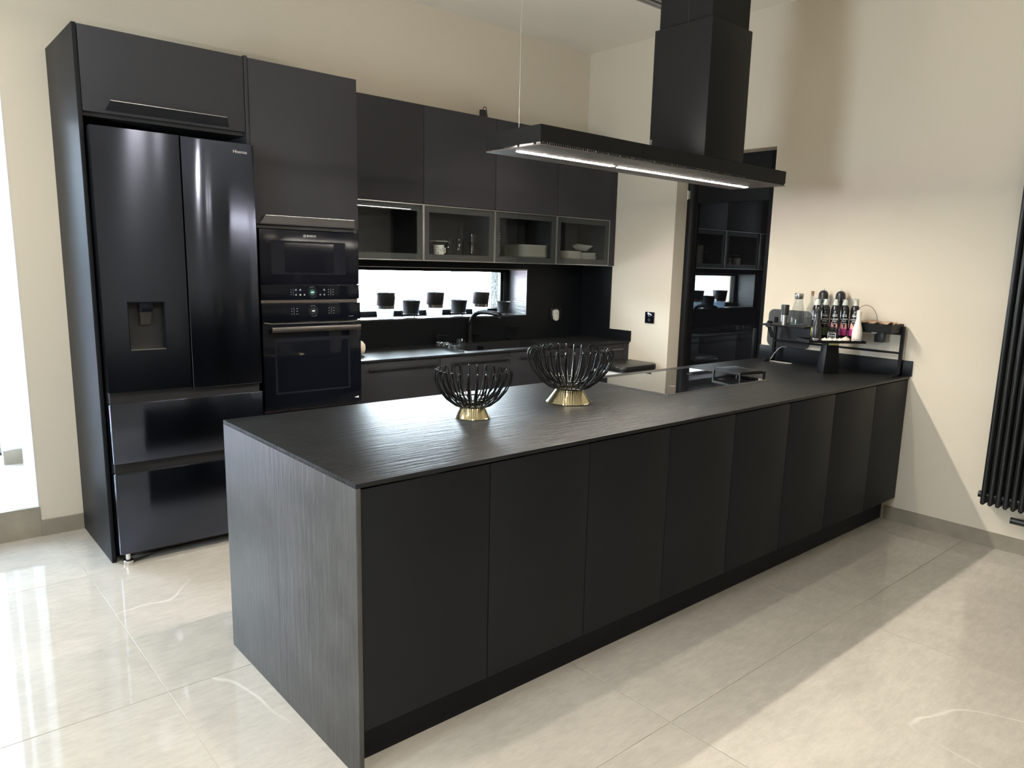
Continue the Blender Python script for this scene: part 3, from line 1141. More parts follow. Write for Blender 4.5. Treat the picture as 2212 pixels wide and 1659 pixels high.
glass_vessel('tumbler', 'clear tumbler, the tallest of the glassware drying beside the sink', 'glass', (2.213, -.490, .910), [(.026, 0), (.027, .03), (.031, .085)], m='crystal')
for x, y, h, lab in ((2.243, -.19, .032, 'small clear glass pot beside the sink, farthest from the tall tumbler'),
                     (2.222, -.285, .040, 'small clear glass pot beside the sink, second from the splashback'),
                     (2.214, -.36, .036, 'small clear glass pot beside the sink, between two other pots'),
                     (2.212, -.425, .034, 'small clear glass pot beside the sink, next to the tall tumbler')):
    g = thing('glass_pot', lab, 'glass', (x, y, .910), group='small glass pots drying by the sink')
    B().lathe([(.020, 0), (.027, .008), (.029, h * .6), (.024, h), (.022, h), (.026, h * .6), (.024, .010), (.018, .004)], (x, y, .910), 18).build('glass_body', M['crystal'], g, smooth=True)
    B().tube(ring_pts((x, y), .0235, 18, .910 + h), .0034, 6, closed=True).build('rim', M['chrome'], g, smooth=True)

# knobbly cream vase at the end of the worktop
b = B()


def knob(a, th):
    return 1 + .10 * math.sin(9 * a + 3 * math.sin(th * 6)) * math.sin(th * 12) - .05 * math.sin(5 * a) * math.sin(th * 7)


b.sphere((1.534, -.33, .957), .036, 36, 24, 1.3, knob)
b.build('textured_vase', M['knob_white'], smooth=True, label='knobbly cream ceramic ornament half hidden behind the oven tower', cat='ornament')

# plug device and socket on the splashback, switch on the wall
so = thing('wall_socket', 'black socket plate on the splashback behind the white plug-in device', 'socket', (3.545, -.012, 1.05))
box('plate', M['black_plastic'], 3.480, 3.610, -.021, -.0122, 1.055, 1.150, so, bevel=.002)
pg = thing('plug_in_device', 'white oval plug-in device in the splashback socket', 'plug', (3.535, -.03, 1.04))
B().add(*(lambda q: (q.v, q.f))(B().prism([(p[0] + 3.520, p[1] + 1.095) for p in rrect(.052, .094, .0255, 8)], 'y', -.058, -.034))).build('housing', M['white'], pg, bevel=.004)
box('plug_base', M['white'], 3.500, 3.540, -.034, -.0212, 1.085, 1.135, pg, bevel=.003)
b = B()
b.tube([(3.520 + .009 * math.cos(2 * PI * i / 16), -.0585, 1.112 + .010 * math.sin(2 * PI * i / 16)) for i in range(16)], .0008, 5, closed=True)
b.box(3.513, 3.527, -.0588, -.058, 1.071, 1.073)
b.build('button_print', M['print'], pg)

sw = thing('light_switch', 'square black light switch on the beige wall beside the black door', 'switch', (XR, -.772, 1.07))
box('plate', M['ovenglass'], XR - .010, XR - .0005, -.818, -.728, 1.072, 1.162, sw, bevel=.002)
b = B()
for zz in (1.100, 1.134):
    b.tube([(XR - .0105, -.773 + .009 * math.cos(2 * PI * i / 16), zz + .009 * math.sin(2 * PI * i / 16)) for i in range(16)], .0007, 5, closed=True)
b.build('touch_ring', M['print'], sw)

# ------------------------------------------------------------------ pots on the sill
SZ = WZ0 + .010
P_X = [1.965, 2.385, 2.815]
tl = ['tall black self-watering pot on clear base, leftmost on the window sill',
      'tall black self-watering pot on clear base in the middle of the window sill',
      'tall black self-watering pot on clear base partly behind the tap spout']
hp = SZ
root0 = None
for x, lab in zip(P_X, tl):
    if root0 is None:
        root0 = thing('self_watering_pot', lab, 'plant pot', (x, .085, hp), group='tall self-watering pots on the sill')
        c = (x, .085, hp)
        B().lathe([(.054, 0), (.057, .004), (.064, .068), (.061, .068), (.054, .006)], c, 28).build('clear_base', M['frost'], root0, smooth=True)
        B().lathe([(.0655, .066), (.0675, .089), (.0645, .089), (.0625, .066)], c, 28, capb=False, capt=False).build('steel_band', M['steel'], root0, smooth=True)
        B().lathe([(.060, .080), (.0665, .089), (.078, .178), (.078, .181), (.074, .181), (.062, .092)], c, 28).build('pot', M['potblack'], root0, smooth=True)
        B().tube([(c[0] + .01, c[1], hp + .07), (c[0] + .02, c[1] - .01, hp + .04), (c[0] + .03, c[1] - .02, hp + .007)], .002, 6).build('wick', M['white'], root0)
    else:
        dup(root0, (x, .085, hp), lab)
root0 = None
for x, sc, lab in ((2.180, 1.0, 'low black pot on wire stand between the left and middle tall pots'),
                   (2.608, .98, 'low black pot on wire stand between the middle tall pot and the tap'),
                   (3.052, .82, 'small black pot on wire stand at the right end of the sill')):
    if root0 is None:
        root0 = thing('standing_pot', lab, 'plant pot', (x, .085, hp), group='low black pots on wire stands')
        c = (x, .085, hp)
        B().lathe([(.050, .024), (.056, .026), (.071, .122), (.073, .125), (.069, .125), (.053, .030)], c, 26).build('pot', M['potblack'], root0, smooth=True)
        b = B()
        b.tube(ring_pts(c, .058, 24, hp + .022), .003, 6, closed=True)
        b.build('stand_ring', M['wire'], root0, smooth=True)
        for k in range(3):
            a = math.radians(-100 + 120 * k)
            ca, sa = math.cos(a), math.sin(a)
            B().tube([(c[0] + .064 * ca, c[1] + .064 * sa, hp), (c[0] + .0615 * ca, c[1] + .0615 * sa, hp + .02), (c[0] + .076 * ca, c[1] + .076 * sa, hp + .105)], .003, 6).build('stand_leg', M['wire'], root0, smooth=True)
    else:
        q = dup(root0, (x, .085, hp), lab)
        q.scale = (sc, sc, sc)

# ------------------------------------------------------------------ inside the glass cabinets
CF = 1.553
b0 = None
mg = None
for x, y, lab in ((2.195, -.245, 'white mug with black spots, nearer one in the glass cabinet'), (2.246, -.175, 'white mug with black spots behind another spotted mug')):
    m_ = thing('mug', lab, 'mug', (x, y, CF), group='spotted mugs')
    B().lathe([(.030, 0), (.033, .003), (.036, .072), (.033, .072), (.030, .006)], (x, y, CF), 22).build('cup', M['dots'], m_, smooth=True)
    B().tube([(x + .034, y, CF + .058), (x + .052, y, CF + .052), (x + .052, y, CF + .024), (x + .034, y, CF + .016)], .004, 8).build('handle', M['porcelain'], m_, smooth=True)
b = B()
b.lathe([(.03, 0), (.045, .006), (.064, .026), (.062, .026), (.044, .009), (.028, .003)], (2.215, -.215, CF + .072), 24)
m_ = b.build('shallow_bowl', M['potblack'], smooth=True, label='shallow dark bowl with pale rim standing on the spotted mugs', cat='bowl')
B().tube(ring_pts((0, 0), .063, 24, .026), .0016, 6, closed=True).build('rim', M['porcelain'], m_)
m_.children[0].data.transform(Matrix.Translation(m_.location))
gx = [(2.318, -.20, .030, .125, 'first drinking glass beside the spotted mugs in the glass cabinet'),
      (2.378, -.24, .030, .118, 'second drinking glass from the spotted mugs in the glass cabinet'),
      (2.440, -.17, .025, .205, 'tall narrow flute glass in the glass cabinet'),
      (2.492, -.24, .028, .155, 'drinking glass just right of the tall flute'),
      (2.335, -.11, .030, .120, 'drinking glass at the back behind the first glass'),
      (2.545, -.16, .030, .105, 'short drinking glass at the right end of the glass cabinet')]
for x, y, r, h, lab in gx:
    glass_vessel('drinking_glass', lab, 'glass', (x, y, CF), [(r * .8, 0), (r * .85, .01), (r, h)], 'drinking glasses in the cabinet')


def square_dish(w, h, flare=.78, n=5):
    """square dish with rounded corners and raised rim, local coordinates, base on z=0"""
    out = []
    for s_, z in ((flare, 0), (flare + .04, .001), (1.0, h), (.975, h), (flare - .02, .003)):
        out.append([(p[0], p[1], z) for p in rrect(w * s_, w * s_, w * .10 * s_, n)])
    b = B(local=True)
    k = len(out[0])
    vs = [p for ring in out for p in ring]
    fs = []
    for j in range(len(out) - 1):
        for i in range(k):
            i2 = (i + 1) % k
            fs.append((j * k + i, j * k + i2, (j + 1) * k + i2, (j + 1) * k + i))
    fs.append(tuple(range(k - 1, -1, -1)))
    fs.append(tuple((len(out) - 1) * k + i for i in range(k)))
    b.add(vs, fs)
    return b


def dish_stack(name, where, cat, group, w, h, step, n, x, y, z, ordinal, jitter=.0):
    base = None
    for i in range(n):
        jx = random.uniform(-jitter, jitter)
        loc = (x + jx, y + random.uniform(-jitter, jitter), z + i * step)
        pos = 'bottom' if i == 0 else ('top' if i == n - 1 else ordinal[i])
        lab = '%s, %s of its stack' % (where, pos if pos in ('top', 'bottom') else pos + ' from the bottom')
        if base is None:
            b = square_dish(w, h)
            me = b.build(name, M['porcelain'], smooth=True, label=lab, cat=cat, group=group)
            base = me
            base.location = loc
        else:
            c = base.copy()
            COL.objects.link(c)
            c.location = loc
            c['label'] = lab
    return base


ORD = ['bottom', 'second', 'third', 'fourth', 'fifth', 'sixth', 'seventh', 'eighth', 'ninth', 'tenth']
dish_stack('plate', 'white dinner plate in the third glass cabinet', 'plate', 'stacked dinner plates', .262, .0125, .0112, 9, 3.040, -.19, CF, ORD, .002)
dish_stack('small_bowl', 'small white bowl behind the third glass door', 'bowl', 'stacked small bowls', .115, .034, .0185, 9, 2.735, -.13, CF, ORD, .001)
dish_stack('side_plate', 'small square white plate in the corner glass cabinet', 'plate', 'stacked side plates', .172, .013, .0115, 6, 3.475, -.21, CF, ORD, .002)
dish_stack('square_bowl', 'square white bowl in the corner glass cabinet', 'bowl', 'stacked square bowls', .185, .022, .0135, 4, 3.675, -.17, CF, ORD, .004)
q = square_dish(.15, .03, .6).build('tilted_dish', M['porcelain'], smooth=True, label='white dish lying tilted on top of the stacked square bowls', cat='bowl')
q.location = (3.685, -.165, CF + .0875)
q.rotation_euler = (.10, -.16, .5)
# ------------------------------------------------------------------ on top of the wall cabinets
ad = thing('plug_adapter', 'black plug adapter with looped cable standing on top of the wall cabinets', 'adapter', (2.60, -.20, UZ1))
B().box(2.575, 2.622, -.215, -.185, UZ1, UZ1 + .082).build('housing', M['black_plastic'], ad, bevel=.004)
B().tube([(2.603, -.20, UZ1 + .08), (2.601, -.20, UZ1 + .098), (2.612, -.20, UZ1 + .106), (2.626, -.20, UZ1 + .098), (2.632, -.20, UZ1 + .06), (2.645, -.205, UZ1 + .02), (2.652, -.21, UZ1 + .003)], .003, 7).build('cable', M['black_plastic'], ad, smooth=True)
B().tube([(1.755, -.22, UZ1 + .003), (1.79, -.22, UZ1 + .022), (1.82, -.22, UZ1 + .024), (1.85, -.22, UZ1 + .012), (1.868, -.225, UZ1 + .002)], .0022, 6).build('loose_cable', M['black_plastic'], smooth=True, label='thin dark cable arching over the top of the first wall cabinet', cat='cable')

# ------------------------------------------------------------------ island
IX0, IY0, IY1, IZ = .175, -2.796, -1.778, .91
IB = [.192, 1.107, 2.027, 2.946, XR - .003]
il = ['matt black island cabinet at the end beside the slate waterfall panel',
      'matt black island cabinet, second from the slate waterfall panel',
      'matt black island cabinet in front of the hob, third from the waterfall panel',
      'matt black island cabinet against the beige wall']
for i in range(4):
    x0, x1 = IB[i], IB[i + 1]
    c = thing('island_cabinet', il[i], 'cabinet', ((x0 + x1) / 2, -2.3, 0), group='island cabinets')
    box('carcass', M['void'], x0, x1, IY0 + .028, IY1 - .022, .147, .888, c)
    box('plinth', M['cab'], x0, x1, -2.716, -2.700, 0, .146, c)
    box('back_panel', M['cab'], x0 + .001, x1 - .001, IY1 - .020, IY1 - .004, .148, .890, c)
    box('back_plinth', M['cab'], x0, x1, -1.87, -1.854, 0, .146, c)
    xm = {0: .651, 1: 1.567, 2: 2.487, 3: 3.430}[i]
    for a0, a1 in ((x0, xm), (xm, x1)):
        box('door', M['cab'], a0 + .0015, a1 - .0015, IY0 + .005, IY0 + .025, .149, .890, c, bevel=.001)
it = thing('island_worktop', 'black slate island worktop with waterfall end panel', 'worktop', (2.0, -2.3, 0))
box('slab', M['slate'], IX0, XR - .002, IY0, IY1, .896, IZ, it, bevel=.0012)
box('waterfall_panel', M['slate_end'], IX0, IX0 + .0155, IY0, IY1, 0, .8955, it, bevel=.0008)
box('upstand', M['splash'], XR - .014, XR - .001, IY0 - .010, IY1, IZ, 1.003, it, bevel=.001)

# hob
hb = thing('induction_hob', 'black glass induction hob set in the island worktop', 'hob', (2.5, -2.12, IZ))
HB = (2.057, 2.935, -2.388, -1.858)
box('glass_top', M['hobglass'], HB[0] + .003, HB[1] - .003, HB[2] + .003, HB[3] - .003, IZ + .0002, IZ + .0042, hb)
b = B()
b.box(HB[0], HB[0] + .003, HB[2], HB[3], IZ + .0002, IZ + .0038)
b.box(HB[1] - .003, HB[1], HB[2], HB[3], IZ + .0002, IZ + .0038)
b.box(HB[0] + .003, HB[1] - .003, HB[2], HB[2] + .003, IZ + .0002, IZ + .0038)
b.box(HB[0] + .003, HB[1] - .003, HB[3] - .003, HB[3], IZ + .0002, IZ + .0038)
b.build('edge_frame', M['edge'], hb)
b = B()
for cx, cy in ((2.28, -2.02), (2.28, -2.24), (2.72, -2.02), (2.72, -2.24)):
    b.box(cx - .02, cx + .02, cy - .0008, cy + .0008, IZ + .0042, IZ + .0044)
    b.box(cx - .0008, cx + .0008, cy - .02, cy + .02, IZ + .0042, IZ + .0044)
b.build('zone_marks', M['print'], hb, kind='stuff')

# slatted trivet standing on the hob
tv = thing('trivet', 'black slatted metal trivet standing on the right part of the hob', 'trivet', (2.880, -2.245, IZ + .0042), math.radians(-14))
h = .043
w, dp = .19, .225
b = B(local=True)
b.box(-w / 2, w / 2, -dp / 2, -dp / 2 + .008, h - .012, h)
b.box(-w / 2, w / 2, dp / 2 - .008, dp / 2, h - .012, h)
b.box(-w / 2, -w / 2 + .008, -dp / 2 + .008, dp / 2 - .008, h - .012, h)
b.box(w / 2 - .008, w / 2, -dp / 2 + .008, dp / 2 - .008, h - .012, h)
b.build('rim', M['wire'], tv)
for k in range(7):
    x = -w / 2 + .026 + k * (w - .052) / 6
    b = B(local=True)
    b.box(x - .0085, x + .0085, -dp / 2 + .008, dp / 2 - .008, h - .005, h + .004)
    b.build('slat', M['wire'], tv, bevel=.001)
for sx in (-1, 1):
    for sy in (-1, 1):
        b = B(local=True)
        b.box(sx * (w / 2 - .006) - .005, sx * (w / 2 - .006) + .005, sy * (dp / 2 - .006) - .005, sy * (dp / 2 - .006) + .005, 0, h - .012)
        b.build('leg', M['wire'], tv)


# wire bowls on brass feet
def wire_bowl(label, loc, R, Hh, rb0, rb1, hb, n, rw):
    t = thing('wire_bowl', label, 'bowl', loc, group='wire bowls on brass feet')
    b = B(local=True)
    b.lathe([(rb0, 0), (rb0 + .002, .003), (rb0 - .002, .006), (rb1, hb), (rb1 - .003, hb), (rb0 - .006, .006), (rb0 - .008, 0)], (0, 0, 0), 40, capb=False, capt=False)
    b.lathe([(.001, hb - .002), (rb1 - .002, hb - .002), (rb1 - .002, hb), (.001, hb)], (0, 0, 0), 40)
    b.build('foot', M['brass'], t, smooth=True)
    z0 = hb
    hh = Hh - hb
    prof = [(rb1 * .96, .004), (.46 * R, .05), (.68 * R, .22), (.87 * R, .46), (.98 * R, .70), (1.0 * R, .84), (.985 * R, .94), (.945 * R, .995), (.895 * R, .99), (.862 * R, .92), (.845 * R, .82),
            (.79 * R, .62), (.66 * R, .40), (.48 * R, .24), (.30 * R, .15), (.20 * R, .12)]
    # the first heights are fractions of the wire height
    pts = [(r, z0 + (z if k == 0 else z * hh)) for k, (r, z) in enumerate(prof)]
    me0 = None
    for k in range(n):
        if me0 is None:
            b = B(local=True)
            b.tube([(r, 0, z) for r, z in pts], rw, 6, up=(0, 1, 0))
            o = b.build('wire_petal', M['wire'], t, smooth=True)
            me0 = o
        else:
            o = me0.copy()
            COL.objects.link(o)
            o.parent = t
        o.rotation_euler = (0, 0, 2 * PI * (k + .3) / n)
    b = B(local=True)
    b.tube(ring_pts((0, 0), rb1 * .98, 32, hb + .003), rw * 1.5, 6, closed=True)
    b.tube(ring_pts((0, 0), .46 * R, 32, z0 + .235 * hh), rw, 6, closed=True)
    b.build('ring', M['wire'], t, smooth=True)
    b = B(local=True)
    r = rb1 * .55
    b.lathe([(r * .85, hb + .001), (r * .9, hb + .004), (r * 1.05, hb + .3 * hh), (r * .98, hb + .3 * hh), (r * .84, hb + .008)], (0, 0, 0), 20)
    b.build('glass_cup', M['glass'], t, smooth=True)
    return t


wire_bowl('smaller black wire bowl on a brass foot, nearer the island end', (.971, -2.271, IZ), .154, .193, .068, .047, .045, 26, .0029)
wire_bowl('larger black wire bowl on a brass foot, beside the hob', (1.533, -2.241, IZ), .192, .243, .100, .058, .061, 30, .0030)

# ------------------------------------------------------------------ cooker hood
HX0, HX1, HY0, HY1, HZ0, HZ1 = 1.240, 3.062, -2.330, -1.985, 1.975, 2.053
hd = thing('cooker_hood', 'long matt black island cooker hood with lit underside and square chimney', 'cooker hood', (2.47, -2.16, HZ0))
for a0, a1 in ((HX0, 1.851), (1.853, HX1)):
    box('front_panel', M['hood'], a0, a1, HY0, HY0 + .004, HZ0 + .014, HZ1, hd)
box('back_panel', M['hood'], HX0, HX1, HY1 - .004, HY1, HZ0 + .014, HZ1, hd)
for a0 in (HX0, HX1 - .004):
    box('end_panel', M['hood'], a0, a0 + .004, HY0 + .0045, HY1 - .0045, HZ0 + .012, HZ1, hd)
box('top_plate', M['hood'], HX0 + .004, HX1 - .004, HY0 + .0045, HY1 - .0045, HZ1 - .004, HZ1 - .001, hd)
b = B()
b.box(HX0, HX1, HY0 + .001, -2.138, HZ0, HZ0 + .005)
b.box(HX0, HX1, -2.112, HY1 - .001, HZ0, HZ0 + .005)
b.box(HX0, 1.298, -2.138, -2.112, HZ0, HZ0 + .005)
b.box(1.884, 1.918, -2.138, -2.112, HZ0, HZ0 + .005)
b.box(3.002, HX1, -2.138, -2.112, HZ0, HZ0 + .005)
b.build('underside_plate', M['hood_under'], hd)
b = B()
k = 0
x = HX0 + .004
while x < HX1 - .006:
    b.box(x, x + .0065, HY0 + .0005, HY0 + .0045, HZ0 + .005, HZ0 + .014)
    b.box(x, x + .0065, HY1 - .0045, HY1 - .0005, HZ0 + .005, HZ0 + .014)
    x += .0125
b.build('vent_comb', M['hood'], hd, kind='stuff')
b = B()
for x in (1.262, 1.285):
    pass
for y0 in (-2.30, -2.20, -2.10, -2.02):
    b.box(HX0 + .0005, HX0 + .0035, y0, y0 + .012, HZ0 + .005, HZ0 + .012)
b.build('end_bracket', M['hood'], hd)
box('filter_bed', M['void'], HX0 + .01, HX1 - .01, HY0 + .01, HY1 - .01, HZ0 + .016, HZ0 + .018, hd)
for a0, a1 in ((1.300, 1.882), (1.920, 3.000)):
    box('led_strip', M['led'], a0, a1, -2.137, -2.113, HZ0 - .0012, HZ0 + .006, hd)
for a0, a1 in ((1.34, 1.95), (2.80, 2.90)):
    box('uplight_strip', M['uplight'], a0, a1, -2.19, -2.17, HZ1 - .001, HZ1 + .006, hd)
CX0, CX1 = 2.303, 2.638
ch = B().box(CX0, CX1, HY0, HY1, HZ1 + .0005, 2.682).build('chimney_lower', M['hood'], hd, bevel=.0015)
box('chimney_upper', M['hood'], CX0 + .013, CX1 - .013, HY0 + .015, HY1 - .018, 2.682, HC - .001, hd)
box('chimney_seam', M['void'], CX0 + .0122, CX0 + .0135, -2.181, -2.176, 2.684, HC - .002, hd)
b = B()
b.box(CX0 - .003, CX0 - .0005, -2.003, -1.990, HZ1 + .055, HZ1 + .105)
b.box(CX0 - .002, CX0 - .0005, -2.002, -1.992, HZ1 + .002, HZ1 + .055)
b.build('bracket', M['chrome'], hd)
B().tube([(1.365, -2.05, HZ1), (1.365, -2.05, HC - .001)], .0009, 6).build('suspension_cable', M['steel'], hd)

cv = thing('ceiling_vent', 'pale metal ceiling vent at the top behind the hood chimney', 'vent', (3.0, -1.3, HC - .02))
b = B()
b.box(2.6, 3.385, -1.14, -1.125, HC - .018, HC - .0005)
b.box(2.6, 3.385, -1.46, -1.445, HC - .018, HC - .0005)
b.box(2.6, 2.615, -1.445, -1.14, HC - .018, HC - .0005)
b.box(3.37, 3.385, -1.445, -1.14, HC - .018, HC - .0005)
b.build('frame', M['vent_grey'], cv)
for k in range(6):
    y = -1.42 + k * .05
    box('slat', M['vent_grey'], 2.615, 3.37, y, y + .018, HC - .014, HC - .006, cv)
box('backing', M['void'], 2.615, 3.37, -1.445, -1.14, HC - .004, HC - .0006, cv)

# ------------------------------------------------------------------ waste bin between worktop and island
wb = thing('waste_bin', 'black rectangular waste bin with rounded lid and white bag in the corner', 'bin', (3.60, -.76, 0))


def rslab(name, m, cx, cy, w, d, r, z0, z1, parent, bevel=0.0, taper=1.0):
    p = rrect(w, d, r, 6)
    b = B()
    n = len(p)
    vs = [(cx + q[0] * taper, cy + q[1] * taper, z0) for q in p] + [(cx + q[0], cy + q[1], z1) for q in p]
    fs = [tuple(range(n - 1, -1, -1)), tuple(range(n, 2 * n))] + [(i, (i + 1) % n, n + (i + 1) % n, n + i) for i in range(n)]
    b.add(vs, fs)
    return b.build(name, m, parent, bevel=bevel, smooth=True)


rslab('body', M['bin'], 3.60, -.765, .385, .315, .05, 0, .705, wb, taper=.9)
rslab('lid', M['bin'], 3.60, -.765, .42, .345, .06, .722, .772, wb, bevel=.015)
b = B()
p = rrect(.40, .33, .055, 10)
n = len(p)
vs = []
random.seed(3)
for q in p:
    vs.append((3.60 + q[0] * .97, -.765 + q[1] * .97, .723))
for q in p:
    k = 1.0 + random.uniform(.0, .035)
    vs.append((3.60 + q[0] * k, -.765 + q[1] * k, .712 + random.uniform(-.004, .004)))
for q in p:
    k = 1.0 + random.uniform(.01, .03)
    vs.append((3.60 + q[0] * k, -.765 + q[1] * k, .690 + random.uniform(-.012, .010)))
fs = []
for j in range(2):
    for i in range(n):
        fs.append((j * n + i, j * n + (i + 1) % n, (j + 1) * n + (i + 1) % n, (j + 1) * n + i))
b.add(vs, fs)
b.build('bag', M['bag'], wb)

# ------------------------------------------------------------------ counter rack against the wall
rk = thing('counter_rack', 'black metal counter rack along the wall at the end of the island', 'rack', (3.72, -2.33, IZ))
SH = 1.172
b = B()
b.box(3.565, 3.848, -2.25, -1.945, SH - .010, SH)
b.box(3.738, 3.848, -2.50, -2.2499, SH - .010, SH)
b.build('shelf', M['dark_metal'], rk, bevel=.001)
for ly in (-1.905, -2.745):
    b = B()
    b.box(3.812, 3.830, ly - .009, ly + .009, IZ + .0005, 1.205)
    b.box(3.70, 3.830, ly - .009, ly + .009, IZ + .0005, IZ + .012)
    b.build('leg', M['dark_metal'], rk)
for zz in (1.050, 1.165):
    b = B()
    b.box(3.806, 3.818, -2.745, -1.905, zz - .009, zz + .004)
    b.build('rail', M['dark_metal'], rk)
b = B()
b.tube([(3.566, -2.00, SH + .013), (3.60, -2.00, SH + .013)], .011, 12)
b.build('clip', M['dark_metal'], rk, smooth=True)
b = B()
b.box(3.560, 3.564, -2.016, -1.984, SH - .018, SH + .008)
b.build('clip_plate', M['chrome'], rk)
b = B()
b.add([(3.563, -1.992, SH - .012), (3.563, -2.018, SH - .012), (3.575, -2.045, SH - .085), (3.575, -2.018, SH - .085),
       (3.567, -1.992, SH - .012), (3.567, -2.018, SH - .012), (3.579, -2.045, SH - .085), (3.579, -2.018, SH - .085)],
      [(0, 1, 2, 3), (7, 6, 5, 4), (0, 4, 5, 1), (1, 5, 6, 2), (2, 6, 7, 3), (3, 7, 4, 0)])
b.build('hook', M['dark_metal'], rk)
# basket hooked on the right end of the rack
bk = thing('rack_basket', 'shallow black metal basket holding brown paper bags at the right end of the rack', 'basket', (3.72, -2.63, 1.165))
b = B()
x0, x1, y0, y1, z0, z1 = 3.668, 3.838, -2.738, -2.512, 1.170, 1.221
b.box(x0, x1, y0, y1, z0, z0 + .003)
b.box(x0, x0 + .003, y0, y1, z0 + .003, z1)
b.box(x1 - .003, x1, y0, y1, z0 + .003, z1)
b.box(x0 + .003, x1 - .003, y0, y0 + .003, z0 + .003, z1)
b.box(x0 + .003, x1 - .003, y1 - .003, y1, z0 + .003, z1)
b.build('pan', M['dark_metal'], bk)
B().tube(spline([(3.745, -2.475, 1.20), (3.745, -2.485, 1.27), (3.748, -2.505, 1.308), (3.75, -2.541, 1.323), (3.75, -2.579, 1.309), (3.75, -2.607, 1.27), (3.75, -2.618, 1.222)]), .0014, 6).build('wire_handle', M['wire'], bk, smooth=True)


def crumple(name, label, cx, cy, z, w, d, amp, seed, m, group=None):
    rnd = random.Random(seed)
    n, k = 9, 9
    b = B()
    vs = []
    for lay in (0, 1):
        rr = random.Random(seed)
        for j in range(k):
            for i in range(n):
                vs.append((cx - w / 2 + w * i / (n - 1) + rr.uniform(-.006, .006), cy - d / 2 + d * j / (k - 1) + rr.uniform(-.006, .006),
                           z + rr.uniform(0, amp) + (0.0016 if lay else 0)))
    fs = []
    o = n * k
    for j in range(k - 1):
        for i in range(n - 1):
            a = j * n + i
            fs.append((a, a + n, a + n + 1, a + 1))
            fs.append((o + a, o + a + 1, o + a + n + 1, o + a + n))
    rim = [i for i in range(n)] + [j * n + n - 1 for j in range(1, k)] + [(k - 1) * n + i for i in range(n - 2, -1, -1)] + [j * n for j in range(k - 2, 0, -1)]
    for q in range(len(rim)):
        a, c = rim[q], rim[(q + 1) % len(rim)]
        fs.append((a, c, o + c, o + a))
    b.add(vs, fs)
    return b.build(name, m, label=label, cat='paper bag', group=group)


crumple('paper_bag', 'flattened brown paper bag lowest in the black rack basket', 3.753, -2.625, 1.176, .15, .20, .008, 2, M['paper'], 'paper bags in the basket')
crumple('paper_bag', 'brown paper bag on top of the others in the black rack basket', 3.753, -2.620, 1.214, .15, .205, .020, 5, M['paper'], 'paper bags in the basket')
crumple('paper_bag', 'brown paper bag between two others in the black rack basket', 3.753, -2.63, 1.192, .15, .20, .012, 9, M['paper'], 'paper bags in the basket')

# adapter hanging below the rack
hc = thing('hanging_adapter', 'small black box with white tag hanging below the rack basket', 'adapter', (3.80, -2.625, 1.10))
B().box(3.765, 3.805, -2.655, -2.600, 1.105, 1.169).build('housing', M['black_plastic'], hc, bevel=.003)
box('tag', M['lwhite'], 3.757, 3.762, -2.615, -2.585, 1.157, 1.169, hc)

# chopping board leaning above the upstand
cb = thing('chopping_board', 'dark grey chopping board with rounded corners standing behind the rack', 'chopping board', (3.855, -2.0, 1.0035))
b = B()
pl = [(p[0] - 1.985, p[1] + 1.1295) for p in rrect(.315, .252, .04, 6)]
b.prism(pl, 'x', 3.853, 3.862)
b.build('board', M['board'], cb, bevel=.0015)
box('slot', M['void'], 3.8524, 3.8530, -1.90, -1.855, 1.082, 1.092, cb)

B().tube(spline([(3.845, -1.985, 1.0065), (3.82, -1.955, 1.002), (3.795, -1.935, .97), (3.778, -1.918, .930), (3.767, -1.915, .9125), (3.750, -1.955, .9125), (3.737, -2.0, .9125), (3.737, -2.045, .9125), (3.745, -2.09, .9125)]), .0022, 7).build(
    'white_cable', M['cable_white'], smooth=True, label='thin pale cable hanging from the rack onto the island worktop', cat='cable')

# things standing on the rack
gr = thing('grinder', 'steel grinder with black top on the left end of the rack', 'grinder', (3.63, -2.073, SH))
B().lathe([(.024, 0), (.024, .063)], (3.63, -2.073, SH), 24).build('steel_body', M['steel'], gr, smooth=True)
B().lathe([(.025, .064), (.025, .125), (.024, .128), (.020, .129)], (3.63, -2.073, SH), 24).build('black_top', M['black_plastic'], gr, smooth=True)

cf = thing('carafe', 'clear glass carafe with steel stopper on the rack', 'carafe', (3.66, -2.146, SH))
c = (3.66, -2.146, SH)
B().lathe([(.044, 0), (.047, .004), (.047, .01), (.043, .07), (.030, .135), (.026, .160), (.029, .186), (.0265, .186), (.0235, .160), (.0275, .135), (.0405, .07), (.044, .01), (.040, .006)], c, 28).build('glass_body', M['glass'], cf, smooth=True)
B().lathe([(.020, .168), (.024, .172), (.026, .188), (.026, .196), (.030, .197), (.028, .203), (.020, .206)], c, 22).build('stopper', M['steel'], cf, smooth=True)
B().lathe([(.041, .0068), (.0425, .010), (.0425, .012), (.001, .012)], c, 24).build('glass_base', M['frost'], cf, smooth=True)

ob = thing('oil_bottle', 'narrow clear oil bottle with cork stopper behind the first spray can', 'bottle', (3.70, -2.214, SH))
c = (3.70, -2.214, SH)
B().lathe([(.018, 0), (.018, .003), (.007, .010), (.007, .030), (.018, .042), (.027, .070), (.030, .098), (.024, .126), (.010, .150), (.009, .200), (.011, .202), (.007, .202), (.006, .150), (.021, .124), (.027, .098), (.024, .072), (.015, .046), (.002, .040)], c, 22).build('glass_body', M['glass'], ob, smooth=True)
B().lathe([(.0065, .19), (.009, .203), (.010, .222)], c, 14).build('cork', M['cork'], ob, smooth=True)
b = B()
for k in range(6):
    z = SH + .062 + .011 * k
    b.tube([(c[0] - .0305 * math.cos(a), c[1] + .0305 * math.sin(a), z + .004 * math.sin(7 * a + k)) for a in [(-.9 + .3 * i) for i in range(7)]], .0009, 5)
b.build('etched_pattern', M['print'], ob)

